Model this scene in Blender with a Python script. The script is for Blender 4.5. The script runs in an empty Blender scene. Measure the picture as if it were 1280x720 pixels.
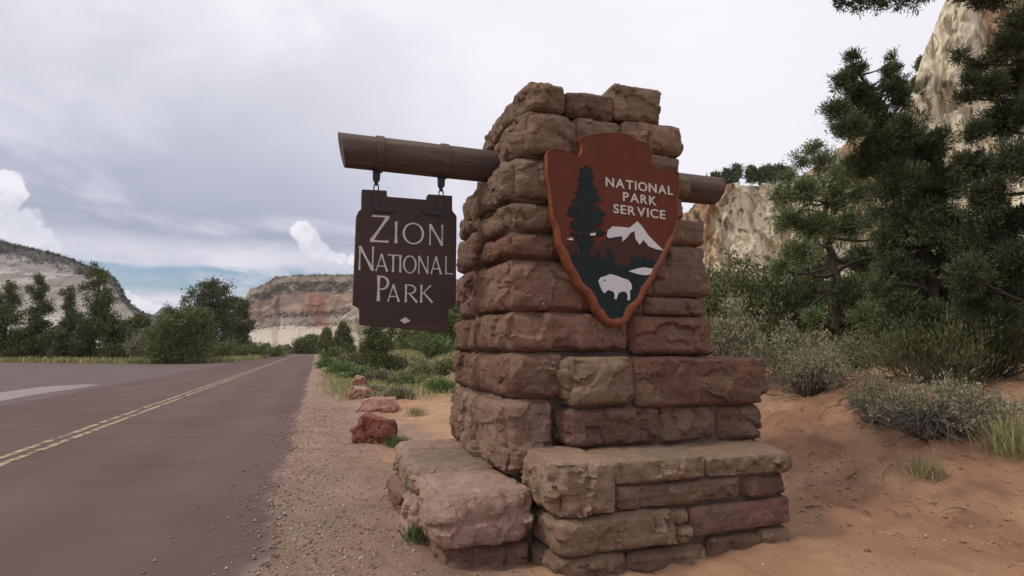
import bpy, math, random
import numpy as np
from mathutils import Vector

rng = np.random.default_rng(7)
random.seed(7)
sc = bpy.context.scene
COL = sc.collection

# ------------------------------------------------------------------ camera
F, H0 = 700.0, 1.5
PITCH, YAW = math.radians(6.03), math.radians(19.07)
cam_d = bpy.data.cameras.new('camera')
cam_d.sensor_width = 36.0
cam_d.lens = F / 1280.0 * 36.0
cam_d.clip_start = 0.05
cam_d.clip_end = 20000
cam = bpy.data.objects.new('camera', cam_d)
COL.objects.link(cam)
cam.location = (0, 0, H0)
cam.rotation_euler = (math.pi / 2 + PITCH, 0, -YAW)
sc.camera = cam

# ------------------------------------------------------------------ sky, sun, exposure
SUN_EL, SUN_AZ = math.radians(48), math.radians(-86)      # azimuth measured from +Y towards +X
sc.view_settings.view_transform = 'Standard'
sc.view_settings.look = 'None'
sc.view_settings.exposure = 0.16
sc.view_settings.gamma = 1.0
sc.view_settings.use_curve_mapping = False

fw = np.array([math.sin(YAW) * math.cos(PITCH), math.cos(YAW) * math.cos(PITCH), math.sin(PITCH)])
rt = np.array([math.cos(YAW), -math.sin(YAW), 0.0])
upv = np.cross(rt, fw)
CAM = np.array([0, 0, H0])


def ray(x, y):
    return fw + rt * (x - 640) / F + upv * (360 - y) / F


def at(x, y, D):
    return CAM + ray(x, y) * D


def onY(x, y, Y):
    d = ray(x, y)
    return CAM + d * (Y / d[1])


def onX(x, y, X):
    d = ray(x, y)
    return CAM + d * (X / d[0])


def sky_world():
    w = bpy.data.worlds.new('World')
    sc.world = w
    w.use_nodes = True
    nt = w.node_tree
    nt.nodes.clear()
    N, L = nt.nodes.new, nt.links.new

    def math_(op, a, b=None, c=None):
        n = N('ShaderNodeMath')
        n.operation = op
        for i, v in enumerate((a, b, c)):
            if v is None:
                continue
            if isinstance(v, (int, float)):
                n.inputs[i].default_value = v
            else:
                L(v, n.inputs[i])
        return n.outputs[0]

    def mapr(v, a, b, c=0.0, d=1.0, smooth=True):
        n = N('ShaderNodeMapRange')
        n.interpolation_type = 'SMOOTHSTEP' if smooth else 'LINEAR'
        L(v, n.inputs[0])
        for i, x in enumerate((a, b, c, d)):
            n.inputs[i + 1].default_value = x
        return n.outputs[0]

    def noise(vec, scale, detail=6, rough=.55, dist=0.0):
        n = N('ShaderNodeTexNoise')
        L(vec, n.inputs['Vector'])
        n.inputs['Scale'].default_value = scale
        n.inputs['Detail'].default_value = detail
        n.inputs['Roughness'].default_value = rough
        n.inputs['Distortion'].default_value = dist
        return n.outputs[0]

    def mix(f, a, b):
        n = N('ShaderNodeMix')
        n.data_type = 'RGBA'
        if isinstance(f, (int, float)):
            n.inputs[0].default_value = f
        else:
            L(f, n.inputs[0])
        for i, v in ((6, a), (7, b)):
            if isinstance(v, tuple):
                n.inputs[i].default_value = (*v, 1)
            else:
                L(v, n.inputs[i])
        return n.outputs[2]

    tc = N('ShaderNodeTexCoord').outputs['Generated']
    sep = N('ShaderNodeSeparateXYZ')
    L(tc, sep.inputs[0])
    dx, dy, dz = sep.outputs
    zc = math_('MAXIMUM', dz, 0.0)
    den = math_('ADD', zc, 0.16)
    comb = N('ShaderNodeCombineXYZ')
    L(math_('DIVIDE', dx, den), comb.inputs[0])
    L(math_('DIVIDE', dy, den), comb.inputs[1])
    plane = comb.outputs[0]
    n1 = noise(plane, 0.85, 7, .55, .4)
    n2 = noise(plane, 2.6, 6, .6, .3)
    # elevation disturbed by the cloud noise so that layers have soft uneven edges
    ze = math_('ADD', dz, math_('MULTIPLY', math_('SUBTRACT', n2, .5), .035))
    ramp = N('ShaderNodeValToRGB')
    cr = ramp.color_ramp
    K = 1.0
    stops = [(0.0, (.64, .64, .72)), (.07, (.68, .68, .76)), (.125, (.69, .68, .76)), (.152, (.66, .66, .74)),
             (.175, (.33, .36, .47)), (.25, (.40, .43, .54)), (.36, (.60, .61, .69)), (.47, (.79, .78, .84)), (.75, (.98, .97, 1.0)), (1, (1.0, .99, 1.0))]
    while len(cr.elements) < len(stops):
        cr.elements.new(0.5)
    for e, (p, c) in zip(cr.elements, stops):
        e.position = p
        e.color = (*c, 1)
    L(ze, ramp.inputs[0])
    cloud = ramp.outputs[0]
    # brighter and darker parts of the overcast
    dark = mapr(n1, .44, .60)
    cloud = mix(math_('MULTIPLY', dark, .55), cloud, (.47, .49, .58))
    bright = mapr(n1, .52, .34)
    cloud = mix(math_('MULTIPLY', bright, .55), cloud, (.86, .83, .90))
    # the overcast is thinner, so brighter, towards the right
    vd = ray(1000, -60)
    vd = vd / np.linalg.norm(vd)
    dot = N('ShaderNodeVectorMath')
    dot.operation = 'DOT_PRODUCT'
    L(tc, dot.inputs[0])
    dot.inputs[1].default_value = tuple(vd)
    thin = mapr(dot.outputs['Value'], .60, .99)
    cloud = mix(math_('MULTIPLY', thin, .75), cloud, (.90, .86, .92))
    # open strip of blue low over the horizon
    strip = math_('MULTIPLY', mapr(ze, .070, .092), mapr(ze, .132, .116))
    nish = N('ShaderNodeTexSky')
    nish.sky_type = 'NISHITA'
    nish.sun_disc = False
    nish.sun_elevation = SUN_EL
    nish.sun_rotation = SUN_AZ
    blue = N('ShaderNodeMix')
    blue.data_type = 'RGBA'
    blue.blend_type = 'MULTIPLY'
    blue.inputs[0].default_value = 1
    L(nish.outputs[0], blue.inputs[6])
    blue.inputs[7].default_value = (.72, .80, .90, 1)
    scale = N('ShaderNodeMix')
    scale.data_type = 'RGBA'
    scale.blend_type = 'MULTIPLY'
    scale.clamp_result = False
    scale.inputs[0].default_value = 1
    L(cloud, scale.inputs[6])
    scale.inputs[7].default_value = (10, 10, 10, 1)
    cover = math_('SUBTRACT', 1.0, math_('MULTIPLY', strip, mapr(n2, .70, .45, .35, .95)))
    col = mix(cover, blue.outputs[2], scale.outputs[2])
    # cumulus heads
    cn = noise(tc, 26, 6, .6, .2)
    m = None
    for (x, y, r) in [(8, 228, 14), (18, 244, 12), (8, 256, 16), (28, 280, 22), (50, 296, 15), (6, 292, 30), (68, 307, 8), (-25, 276, 36), (-60, 284, 34),
                      (381, 293, 14), (388, 303, 17), (399, 313, 14), (412, 320, 8), (426, 323, 7), (440, 325, 6), (165, 373, 6), (180, 383, 8), (196, 388, 7), (158, 368, 5)]:
        d = ray(x, y)
        s = 1.0 / np.linalg.norm(d)
        d = d * s
        n = N('ShaderNodeVectorMath')
        n.operation = 'DISTANCE'
        L(tc, n.inputs[0])
        n.inputs[1].default_value = tuple(d)
        rr = r / F * s
        q = math_('ADD', math_('DIVIDE', n.outputs['Value'], rr), math_('MULTIPLY', math_('SUBTRACT', cn, .5), 1.7))
        b = mapr(q, 1.18, .85)
        m = b if m is None else math_('MAXIMUM', m, b)
    cum = mix(mapr(cn, .35, .62), (8.6, 8.4, 9.0), (6.6, 6.7, 7.5))
    col = mix(math_('MULTIPLY', m, .9), col, cum)
    bg = N('ShaderNodeBackground')
    L(col, bg.inputs[0])
    bg.inputs[1].default_value = 0.1
    out = N('ShaderNodeOutputWorld')
    L(bg.outputs[0], out.inputs[0])


sky_world()
sd = bpy.data.lights.new('sun', 'SUN')
sd.energy = 1.5
sd.angle = math.radians(11)
sd.color = (1.0, .93, .82)
sun = bpy.data.objects.new('sun', sd)
COL.objects.link(sun)
sdir = Vector((math.sin(SUN_AZ) * math.cos(SUN_EL), math.cos(SUN_AZ) * math.cos(SUN_EL), math.sin(SUN_EL)))
sun.rotation_euler = sdir.to_track_quat('Z', 'Y').to_euler()


# ------------------------------------------------------------------ helpers
def _hash(ix, iy, iz, seed):
    h = (ix * 374761393 + iy * 668265263 + iz * 2147483647 + seed * 974711) & 0xffffffff
    h = ((h ^ (h >> 13)) * 1274126177) & 0xffffffff
    h = ((h ^ (h >> 16)) * 2246822519) & 0xffffffff
    return ((h ^ (h >> 15)) & 0xffffff) / float(0xffffff)


def vnoise(P, seed=0):
    P = np.asarray(P, float)
    i = np.floor(P).astype(np.int64)
    f = P - i
    f = f * f * (3 - 2 * f)
    r = 0
    for a in (0, 1):
        wx = f[..., 0] if a else 1 - f[..., 0]
        for b in (0, 1):
            wy = f[..., 1] if b else 1 - f[..., 1]
            for c in (0, 1):
                wz = f[..., 2] if c else 1 - f[..., 2]
                r = r + wx * wy * wz * _hash(i[..., 0] + a, i[..., 1] + b, i[..., 2] + c, seed)
    return r * 2 - 1


def fbm(P, octv=4, seed=0, gain=.5):
    P = np.asarray(P, float)
    s, a = 0, 1.0
    for o in range(octv):
        s = s + a * vnoise(P * (2 ** o) + 17.3 * o, seed + o)
        a *= gain
    return s


def sm(t):
    t = np.clip(t, 0, 1)
    return t * t * (3 - 2 * t)


def mk(name, V, faces, mat, parent=None, smooth=False, col=None, loc=None):
    """faces: list of numpy arrays (n,3)/(n,4) or a list of index tuples."""
    me = bpy.data.meshes.new(name)
    V = np.asarray(V, float)
    if isinstance(faces, np.ndarray):
        faces = [faces]
    if len(faces) and isinstance(faces[0], np.ndarray):
        loops = np.concatenate([f.ravel() for f in faces]).astype(np.int32)
        tot = np.concatenate([np.full(len(f), f.shape[1], np.int32) for f in faces])
        start = np.concatenate([[0], np.cumsum(tot)[:-1]]).astype(np.int32)
        me.vertices.add(len(V))
        me.vertices.foreach_set('co', V.ravel().astype(np.float32))
        me.loops.add(len(loops))
        me.loops.foreach_set('vertex_index', loops)
        me.polygons.add(len(tot))
        me.polygons.foreach_set('loop_start', start)
        me.polygons.foreach_set('loop_total', tot)
    else:
        me.from_pydata([tuple(v) for v in V], [], [tuple(f) for f in faces])
    me.update(calc_edges=True)
    if smooth:
        me.polygons.foreach_set('use_smooth', np.ones(len(me.polygons), bool))
    if col is not None:
        c = np.asarray(col, float)
        if c.ndim == 1:
            c = np.tile(c, (len(V), 1))
        c4 = np.concatenate([c, np.ones((len(V), 1))], 1)
        at_ = me.attributes.new('col', 'FLOAT_COLOR', 'POINT')
        at_.data.foreach_set('color', c4.ravel().astype(np.float32))
    me.materials.append(mat)
    o = bpy.data.objects.new(name, me)
    COL.objects.link(o)
    if parent is not None:
        o.parent = parent
    return o


def tag(o, label=None, cat=None, group=None, kind=None):
    if label:
        o['label'] = label
    if cat:
        o['category'] = cat
    if group:
        o['group'] = group
    if kind:
        o['kind'] = kind
    return o


def empty(name, loc, label, cat, group=None):
    o = bpy.data.objects.new(name, None)
    o.empty_display_size = .2
    COL.objects.link(o)
    o.location = tuple(loc)
    return tag(o, label, cat, group)


def part(name, V, faces, mat, root, **k):
    """V in world coordinates; child of root, stored relative to it."""
    p = root
    off = np.zeros(3)
    while p is not None:
        off += np.array(p.location)
        p = p.parent
    return mk(name, np.asarray(V, float) - off, faces, mat, root, **k)


class B:
    """collects simple shapes into one mesh"""

    def __init__(s):
        s.v, s.f, s.n = [], [], 0

    def add(s, V, Fc):
        s.v.append(np.asarray(V, float))
        s.f += [tuple(i + s.n for i in f) for f in Fc]
        s.n += len(V)

    def box(s, a, b):
        x0, y0, z0 = a
        x1, y1, z1 = b
        s.add([(x0, y0, z0), (x1, y0, z0), (x1, y1, z0), (x0, y1, z0), (x0, y0, z1), (x1, y0, z1), (x1, y1, z1), (x0, y1, z1)],
              [(3, 2, 1, 0), (4, 5, 6, 7), (0, 1, 5, 4), (1, 2, 6, 5), (2, 3, 7, 6), (3, 0, 4, 7)])

    def prism(s, xz, y0, y1):
        """polygon in the xz plane from y0 (front) to y1, counted any way round"""
        n = len(xz)
        a = sum(xz[i][0] * xz[(i + 1) % n][1] - xz[(i + 1) % n][0] * xz[i][1] for i in range(n))
        if a < 0:
            xz = xz[::-1]
        s.add([(x, y0, z) for x, z in xz] + [(x, y1, z) for x, z in xz],
              [tuple(range(n)), tuple(range(2 * n - 1, n - 1, -1))] + [(i, i + n, (i + 1) % n + n, (i + 1) % n) for i in range(n)])

    def tube(s, pts, rad, n=6, caps=True):
        pts = np.asarray(pts, float)
        rad = np.broadcast_to(rad, (len(pts),))
        T = np.gradient(pts, axis=0)
        T /= np.linalg.norm(T, axis=1)[:, None] + 1e-9
        ref = np.array([0, 0, 1.0]) if abs(T[0][2]) < .8 else np.array([1.0, 0, 0])
        V = []
        for p, t, r in zip(pts, T, rad):
            a = np.cross(t, ref)
            a /= np.linalg.norm(a) + 1e-9
            b = np.cross(t, a)
            for k in range(n):
                w = 2 * math.pi * k / n
                V.append(p + r * (a * math.cos(w) + b * math.sin(w)))
        Fc = []
        for i in range(len(pts) - 1):
            for k in range(n):
                k2 = (k + 1) % n
                Fc.append((i * n + k, i * n + k2, (i + 1) * n + k2, (i + 1) * n + k))
        if caps:
            Fc.append(tuple(range(n - 1, -1, -1)))
            Fc.append(tuple(range((len(pts) - 1) * n, len(pts) * n)))
        s.add(V, Fc)

    def build(s, name, mat, root=None, **k):
        V = np.concatenate(s.v)
        if root is None:
            return mk(name, V, s.f, mat, **k)
        return part(name, V, s.f, mat, root, **k)


def material(name, base=None, attr=False, rough=.85, spec=.3, var=.25, vscale=6.0, var_col=None, bump=.3, bscale=40.0, bdist=.01, detail=5, chips=False, stretch=None, strata=None):
    m = bpy.data.materials.new(name)
    m.use_nodes = True
    nt = m.node_tree
    N, L = nt.nodes.new, nt.links.new
    bs = nt.nodes['Principled BSDF']
    bs.inputs['Roughness'].default_value = rough
    bs.inputs['Specular IOR Level'].default_value = spec
    tc = N('ShaderNodeTexCoord').outputs['Object']
    if stretch:
        mp = N('ShaderNodeMapping')
        mp.inputs['Scale'].default_value = stretch
        L(tc, mp.inputs[0])
        tc = mp.outputs[0]
    if attr:
        a = N('ShaderNodeAttribute')
        a.attribute_name = 'col'
        col = a.outputs['Color']
    else:
        c = N('ShaderNodeRGB')
        c.outputs[0].default_value = (*base, 1)
        col = c.outputs[0]

    def noise(s, d=detail, r=.6):
        n = N('ShaderNodeTexNoise')
        L(tc, n.inputs['Vector'])
        n.inputs['Scale'].default_value = s
        n.inputs['Detail'].default_value = d
        n.inputs['Roughness'].default_value = r
        return n.outputs[0]

    if var > 0:
        mr = N('ShaderNodeMapRange')
        L(noise(vscale), mr.inputs[0])
        mr.inputs[1].default_value, mr.inputs[2].default_value = .3, .7
        mr.inputs[3].default_value, mr.inputs[4].default_value = 1 - var, 1 + var
        mx = N('ShaderNodeMix')
        mx.data_type = 'RGBA'
        mx.blend_type = 'MULTIPLY'
        mx.inputs[0].default_value = 1
        L(col, mx.inputs[6])
        L(mr.outputs[0], mx.inputs[7])
        col = mx.outputs[2]
    if var_col:
        for (vc, vs, lo, hi, amt) in var_col:
            mr = N('ShaderNodeMapRange')
            mr.interpolation_type = 'SMOOTHSTEP'
            L(noise(vs), mr.inputs[0])
            mr.inputs[1].default_value, mr.inputs[2].default_value = lo, hi
            mr.inputs[3].default_value, mr.inputs[4].default_value = 0, amt
            mx = N('ShaderNodeMix')
            mx.data_type = 'RGBA'
            L(mr.outputs[0], mx.inputs[0])
            L(col, mx.inputs[6])
            mx.inputs[7].default_value = (*vc, 1)
            col = mx.outputs[2]
    if strata:      # faint level bedding
        mp2 = N('ShaderNodeMapping')
        mp2.inputs['Scale'].default_value = (1.2, 1.2, 30)
        L(tc, mp2.inputs[0])
        n2 = N('ShaderNodeTexNoise')
        L(mp2.outputs[0], n2.inputs['Vector'])
        n2.inputs['Scale'].default_value = 1.0
        n2.inputs['Detail'].default_value = 6
        mr = N('ShaderNodeMapRange')
        L(n2.outputs[0], mr.inputs[0])
        mr.inputs[1].default_value, mr.inputs[2].default_value = .3, .7
        mr.inputs[3].default_value, mr.inputs[4].default_value = 1 - strata, 1 + strata
        n3 = noise(85, 3, .7)
        mr3 = N('ShaderNodeMapRange')
        L(n3, mr3.inputs[0])
        mr3.inputs[1].default_value, mr3.inputs[2].default_value = .3, .7
        mr3.inputs[3].default_value, mr3.inputs[4].default_value = .72, 1.28
        mm = N('ShaderNodeMath')
        mm.operation = 'MULTIPLY'
        L(mr.outputs[0], mm.inputs[0])
        L(mr3.outputs[0], mm.inputs[1])
        mx = N('ShaderNodeMix')
        mx.data_type = 'RGBA'
        mx.blend_type = 'MULTIPLY'
        mx.inputs[0].default_value = 1
        L(col, mx.inputs[6])
        L(mm.outputs[0], mx.inputs[7])
        col = mx.outputs[2]
    L(col, bs.inputs['Base Color'])
    if bump > 0:
        b = N('ShaderNodeBump')
        b.inputs['Strength'].default_value = bump
        b.inputs['Distance'].default_value = bdist
        L(noise(bscale, 8, .65), b.inputs['Height'])
        if chips:       # shell shaped flakes struck off the face
            wn = N('ShaderNodeTexNoise')
            L(tc, wn.inputs['Vector'])
            wn.inputs['Scale'].default_value = 5
            wn.inputs['Detail'].default_value = 4
            wm = N('ShaderNodeVectorMath')
            wm.operation = 'SCALE'
            L(wn.outputs['Color'], wm.inputs[0])
            wm.inputs['Scale'].default_value = .35
            wa = N('ShaderNodeVectorMath')
            L(tc, wa.inputs[0])
            L(wm.outputs[0], wa.inputs[1])
            prev = None
            for vs, dist_ in ((7, .035), (17, .012)):
                vo = N('ShaderNodeTexVoronoi')
                L(wa.outputs[0], vo.inputs['Vector'])
                vo.inputs['Scale'].default_value = vs
                bb = N('ShaderNodeBump')
                bb.inputs['Strength'].default_value = .22
                bb.inputs['Distance'].default_value = dist_
                L(vo.outputs['Distance'], bb.inputs['Height'])
                if prev:
                    L(prev, bb.inputs['Normal'])
                prev = bb.outputs[0]
            L(prev, b.inputs['Normal'])
        L(b.outputs[0], bs.inputs['Normal'])
    return m


M_STONE = material('sandstone', attr=True, rough=.92, spec=.15, var=.16, vscale=9, bump=.7, bscale=55, bdist=.009,
                   var_col=[((.235, .17, .105), 2.6, .48, .70, .40), ((.10, .062, .048), 4.0, .55, .72, .45), ((.075, .055, .045), 11.0, .60, .74, .45), ((.33, .24, .18), 16.0, .60, .72, .45), ((.20, .185, .13), 7.0, .62, .74, .4)], chips=True, strata=.16)
M_MORTAR = material('mortar', (.12, .085, .07), var=.2, bump=.5, bscale=60)
M_ROCK = material('red_rock', attr=True, rough=.9, var=.25, vscale=5, bump=.5, bscale=30, bdist=.012, chips=True)
M_CLIFF = material('cliff_rock', attr=True, rough=.95, spec=.1, var=.14, vscale=.5, bump=.5, bscale=1.6, bdist=.35)
M_GROUND = material('sandy_soil', attr=True, rough=.95, spec=.1, var=.16, vscale=2.2, bump=.9, bscale=26, bdist=.035,
                    var_col=[((.40, .30, .23), 45, .60, .74, .5), ((.10, .055, .038), 60, .60, .75, .55)])
M_LEAF = material('foliage', attr=True, rough=.75, spec=.2, var=0, bump=0)
M_BARK = material('bark', (.085, .062, .05), rough=.95, var=.35, vscale=8, bump=.7, bscale=25, bdist=.02)
M_TWIG = material('grey_twig', (.115, .095, .082), rough=.95, var=.3, vscale=8, bump=0)
M_WOOD = material('stained_log', (.112, .075, .060), rough=.75, spec=.25, var=.4, vscale=9, bump=.9, bscale=26, bdist=.012, stretch=(.07, 1, 1), var_col=[((.035, .022, .018), 22, .60, .70, .8), ((.18, .135, .11), 14, .56, .70, .5)])
M_BOARD = material('brown_board', (.068, .043, .037), rough=.7, spec=.2, var=.2, vscale=5, bump=.4, bscale=30, bdist=.004, stretch=(.15, 1, 1), var_col=[((.10, .07, .058), 6, .56, .74, .35)])
M_IRON = material('dark_iron', (.035, .026, .024), rough=.55, spec=.4, var=.25, vscale=20, bump=.2, bscale=80, bdist=.002)
M_CREAM = material('cream_paint', (.60, .54, .48), rough=.6, var=.1, vscale=30, bump=.1)
M_WHITE = material('white_paint', (.66, .64, .64), rough=.55, var=.08, vscale=20, bump=.1)
M_EMB = material('emblem_brown', (.135, .036, .020), rough=.7, spec=.2, var=.18, vscale=7, bump=.3, bscale=50, bdist=.003, var_col=[((.19, .07, .045), 5, .55, .75, .3)])
M_EMB2 = material('emblem_mountain', (.062, .022, .016), rough=.6, spec=.25, var=.12, vscale=5, bump=.15)
M_RIM = material('emblem_rim', (.215, .064, .028), rough=.55, spec=.3, var=.2, vscale=12, bump=.4, bscale=25, bdist=.006)
M_DARK = material('emblem_green', (.010, .019, .018), rough=.6, spec=.25, var=.15, vscale=10, bump=.1)
M_PEBBLE = material('pebble', attr=True, rough=.9, var=.2, vscale=30, bump=0)
M_POST = material('post_metal', (.16, .14, .12), rough=.6, var=.2, bump=0)


def road_mat(name, base, patches):
    return material(name, base, attr=base is None, rough=.85, spec=.25, var=.14, vscale=.55, bump=.35, bscale=90, bdist=.006, var_col=patches)


M_ROAD = road_mat('red_asphalt', None, [((.145, .093, .083), .35, .52, .75, .4), ((.26, .19, .17), 70, .64, .76, .4), ((.07, .045, .045), 90, .62, .74, .4)])
M_SIDE = road_mat('grey_asphalt', (.128, .090, .084), [((.175, .135, .126), .3, .5, .75, .5)])
M_PATCH = road_mat('pale_asphalt', (.27, .22, .21), [])
M_LINE = material('yellow_line', (.45, .35, .20), rough=.8, var=.15, vscale=3, bump=0, var_col=[((.115, .07, .06), 5, .45, .58, .95), ((.115, .07, .06), 40, .48, .62, .8)])


# ------------------------------------------------------------------ terrain
def road_right(Y):
    Y = np.asarray(Y, float)
    P = np.stack([Y * 0 + 3.3, Y * 1.3, Y * 0], -1)
    return -.28 + .10 * fbm(P, 3, 5) + .035 * fbm(P * 5, 3, 9) - .25 * sm((4 - Y) / 4)


def drop(Y):
    Y = np.asarray(Y, float)
    return -.0006 * np.clip(Y - 125, 0, 140) ** 2


def ground_z(X, Y):
    X = np.asarray(X, float)
    Y = np.asarray(Y, float)
    P = np.stack([X, Y, X * 0], -1)
    bank = 1.02 * sm((X - 4.1 - .35 * fbm(P * .35, 2, 3)) / 3.4) * sm((Y + 3) / 4)
    bank = bank + .055 * np.clip(X - 7, 0, 120) * sm((Y + 3) / 4)
    far = sm((X - .5) / 6)
    mound = .30 * np.exp(-((X - 3.0) ** 2 / 3 + (Y - 12.5) ** 2 / 6))
    off = sm((X + .30) / 1.6)
    n = .07 * fbm(P * .55, 3, 21) * off + .022 * fbm(P * 2.2, 3, 31) * off + .016 * fbm(P * 8, 3, 41) * (.25 + .75 * off)
    rough = sm((X - 3.6) / 1.2) * (.030 * fbm(P * 3.2, 4, 51) + .030 * np.abs(fbm(P * 5.0, 3, 52)) + .022 * sm(2.2 * fbm(P * 7.5, 2, 53) - .4) * sm(.3 + fbm(P * .8, 2, 54)))
    z = bank * 1.0 + mound * far + n + rough + drop(Y)
    rd = sm((-X - .30) / .35)
    z = z * (1 - rd) + (drop(Y) - .05) * rd
    # beyond the pavement on the left
    return z


def axis(fine0, fine1, step, lo, hi, growth=1.13):
    a = list(np.arange(fine0, fine1 + 1e-6, step))
    s = step
    x = a[-1]
    while x < hi:
        s *= growth
        x += s
        a.append(x)
    s = step
    x = a[0]
    pre = []
    while x > lo:
        s *= growth
        x -= s
        pre.append(x)
    return np.array(pre[::-1] + a)


xs = axis(-.9, 9, .032, -3000, 3000, 1.10)
ys = axis(1.8, 10, .032, -400, 5000, 1.10)
GX, GY = np.meshgrid(xs, ys, indexing='ij')
GZ = ground_z(GX, GY)
far_dip = -.02 * np.clip(np.hypot(GX, GY) - 400, 0, 3000)
GZ = np.where(np.hypot(GX, GY) > 400, np.minimum(GZ, 8) + far_dip * .3, GZ)
P3 = np.stack([GX, GY, GX * 0], -1)
sand = np.array([.375, .212, .125])
sand_pale = np.array([.46, .30, .195])
sand_dark = np.array([.25, .130, .080])
gravel = np.array([.285, .187, .142])
green = np.array([.15, .14, .075])
c = np.empty(GX.shape + (3,))
c[:] = sand
f = sm(.5 + .8 * fbm(P3 * .9, 3, 61))[..., None]
c = c * (1 - .5 * f) + sand_pale * .5 * f
f = sm(.30 + .9 * fbm(P3 * 1.7, 4, 71) + .35 * sm((GX - 4.3) / 1.2))[..., None] * sm((GX - 3.6) / 1.2)[..., None]
c = c * (1 - .6 * f) + sand_dark * .6 * f
f = sm(.1 + 1.0 * fbm(P3 * 6, 3, 73))[..., None] * sm((GX - 3.6) / 1)[..., None]
c = c * (1 - .22 * f)
shoulder = (1 - sm((GX - .9 - .8 * fbm(P3 * .6, 3, 81)) / .9))[..., None]
c = c * (1 - shoulder) + gravel * shoulder
f = sm(.1 + fbm(P3 * np.array([2.2, .8, 1]), 4, 83))[..., None] * shoulder
c = c * (1 - .5 * f) + np.array([.36, .25, .195]) * .5 * f
f = sm(fbm(P3 * np.array([1.4, .7, 1]) + 9, 4, 84) + .05)[..., None] * shoulder
c = c * (1 - .30 * f) + np.array([.20, .165, .095]) * .30 * f
wild = sm((GY - 14 + 3 * fbm(P3 * .2, 2, 91)) / 6)[..., None] * sm((GX - 1) / 2 + .2 * fbm(P3 * .3, 2, 92))[..., None]
wild = np.maximum(wild, (sm((GX - 8.5) / 4)[..., None]) * .6)
wild = np.maximum(wild, sm((-GX - 7) / 1)[..., None])
wild = wild * (.65 + .35 * sm(.5 + fbm(P3 * .8, 3, 95)))[..., None]
c = c * (1 - .8 * wild) + green * .8 * wild
nx, ny = GX.shape
idx = np.arange(nx * ny).reshape(nx, ny)
quads = np.stack([idx[:-1, :-1], idx[1:, :-1], idx[1:, 1:], idx[:-1, 1:]], -1).reshape(-1, 4)
tag(mk('ground', np.stack([GX, GY, GZ], -1).reshape(-1, 3), quads, M_GROUND, smooth=True, col=c.reshape(-1, 3)), kind='structure')

# road
ry = axis(-2, 14, .08, -30, 230, 1.06)
rr = road_right(ry)
offs = [0, -.04, -.09, -.15, -.22, -.30, -.4, -.52, -.66, -.82, -1.0]
cols = [rr + o_ for o_ in offs] + [rr * 0 + x_ for x_ in (-1.6, -2.0, -2.4, -2.8, -3.2, -3.6, -3.85, -4.4, -5, -5.6, -6.2, -6.8)] + [rr * 0 - 7.55 + .08 * fbm(np.stack([ry, ry * 0, ry * 0], -1) * .8, 3, 6)]
RV, RC = [], []
asph = np.array([.112, .066, .058])
for k, cx in enumerate(cols):
    z = -.022 if k == 0 else .006 + .018 * float(sm(np.array((k - 9) / 6))) * (1 - float(sm(np.array((k - 19) / 4))))
    RV.append(np.stack([cx, ry, drop(ry) + z], -1))
    P_ = np.stack([cx, ry, ry * 0], -1)
    lane = 1 + .10 * np.exp(-((cx + 1.35) / .35) ** 2) + .10 * np.exp(-((cx + 2.95) / .35) ** 2) + .08 * fbm(P_ * np.array([1.5, .12, 1]), 3, 14) + .05 * fbm(P_ * 3, 3, 15)
    cc = asph[None] * lane[:, None]
    dust = sm(1.15 + (cx - rr) / (.13 + .90 * sm((5.2 - ry) / 2.2)) + .55 * fbm(P_ * 4.0, 3, 16))[:, None]
    dust = np.clip(dust, 0, 1) * .85
    RC.append(cc + (np.array([.235, .17, .138]) - cc) * dust)
RV = np.stack(RV, 1)
RC = np.stack(RC, 1)
m_, k_ = RV.shape[:2]
idx = np.arange(m_ * k_).reshape(m_, k_)
road = mk('road', RV.reshape(-1, 3), np.stack([idx[:-1, :-1], idx[1:, :-1], idx[1:, 1:], idx[:-1, 1:]], -1).reshape(-1, 4)[:, ::-1], M_ROAD, smooth=True, col=RC.reshape(-1, 3))
tag(road, kind='structure')
for sx in (-3.95, -3.72):
    e = .012 * fbm(np.stack([ry * 3, ry * 0 + sx, ry * 0], -1), 3, 8)
    LV = np.stack([np.stack([ry * 0 + sx - .055 + e, ry, drop(ry) + .0285], -1), np.stack([ry * 0 + sx + .055 + e, ry, drop(ry) + .0285], -1)], 1)
    idx = np.arange(len(ry) * 2).reshape(-1, 2)
    mk('centre_line', LV.reshape(-1, 3), np.stack([idx[:-1, 0], idx[:-1, 1], idx[1:, 1], idx[1:, 0]], -1), M_LINE, road)

# side road / turn-out on the left
pts = [onX(0, 0, 1)[:0]]
edge = []
for (x, y) in [(-260, 452), (-60, 452), (60, 453.5), (160, 455), (230, 454.5), (290, 452.5), (330, 447)]:
    d = ray(x, y)
    edge.append(CAM + d * (-H0 / d[2]))
SV = [(-7.5, -25, .002), (-7.5, edge[-1][1] + 12, .002)] + [(e[0], e[1], .002) for e in edge[::-1]] + [(-120, -25, .002)]
side = mk('side_road', SV, [tuple(range(len(SV)))[::-1]], M_SIDE)
tag(side, kind='structure')
PV = []
for (x, y) in [(-80, 505), (0, 502), (40, 494), (90, 487), (126, 481), (105, 480.5), (50, 484), (0, 491), (-80, 497)]:
    d = ray(x, y)
    q = CAM + d * (-H0 / d[2])
    PV.append((q[0], q[1], .0065))
mk('worn_patch', PV, [tuple(range(len(PV)))], M_PATCH, side)


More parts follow.
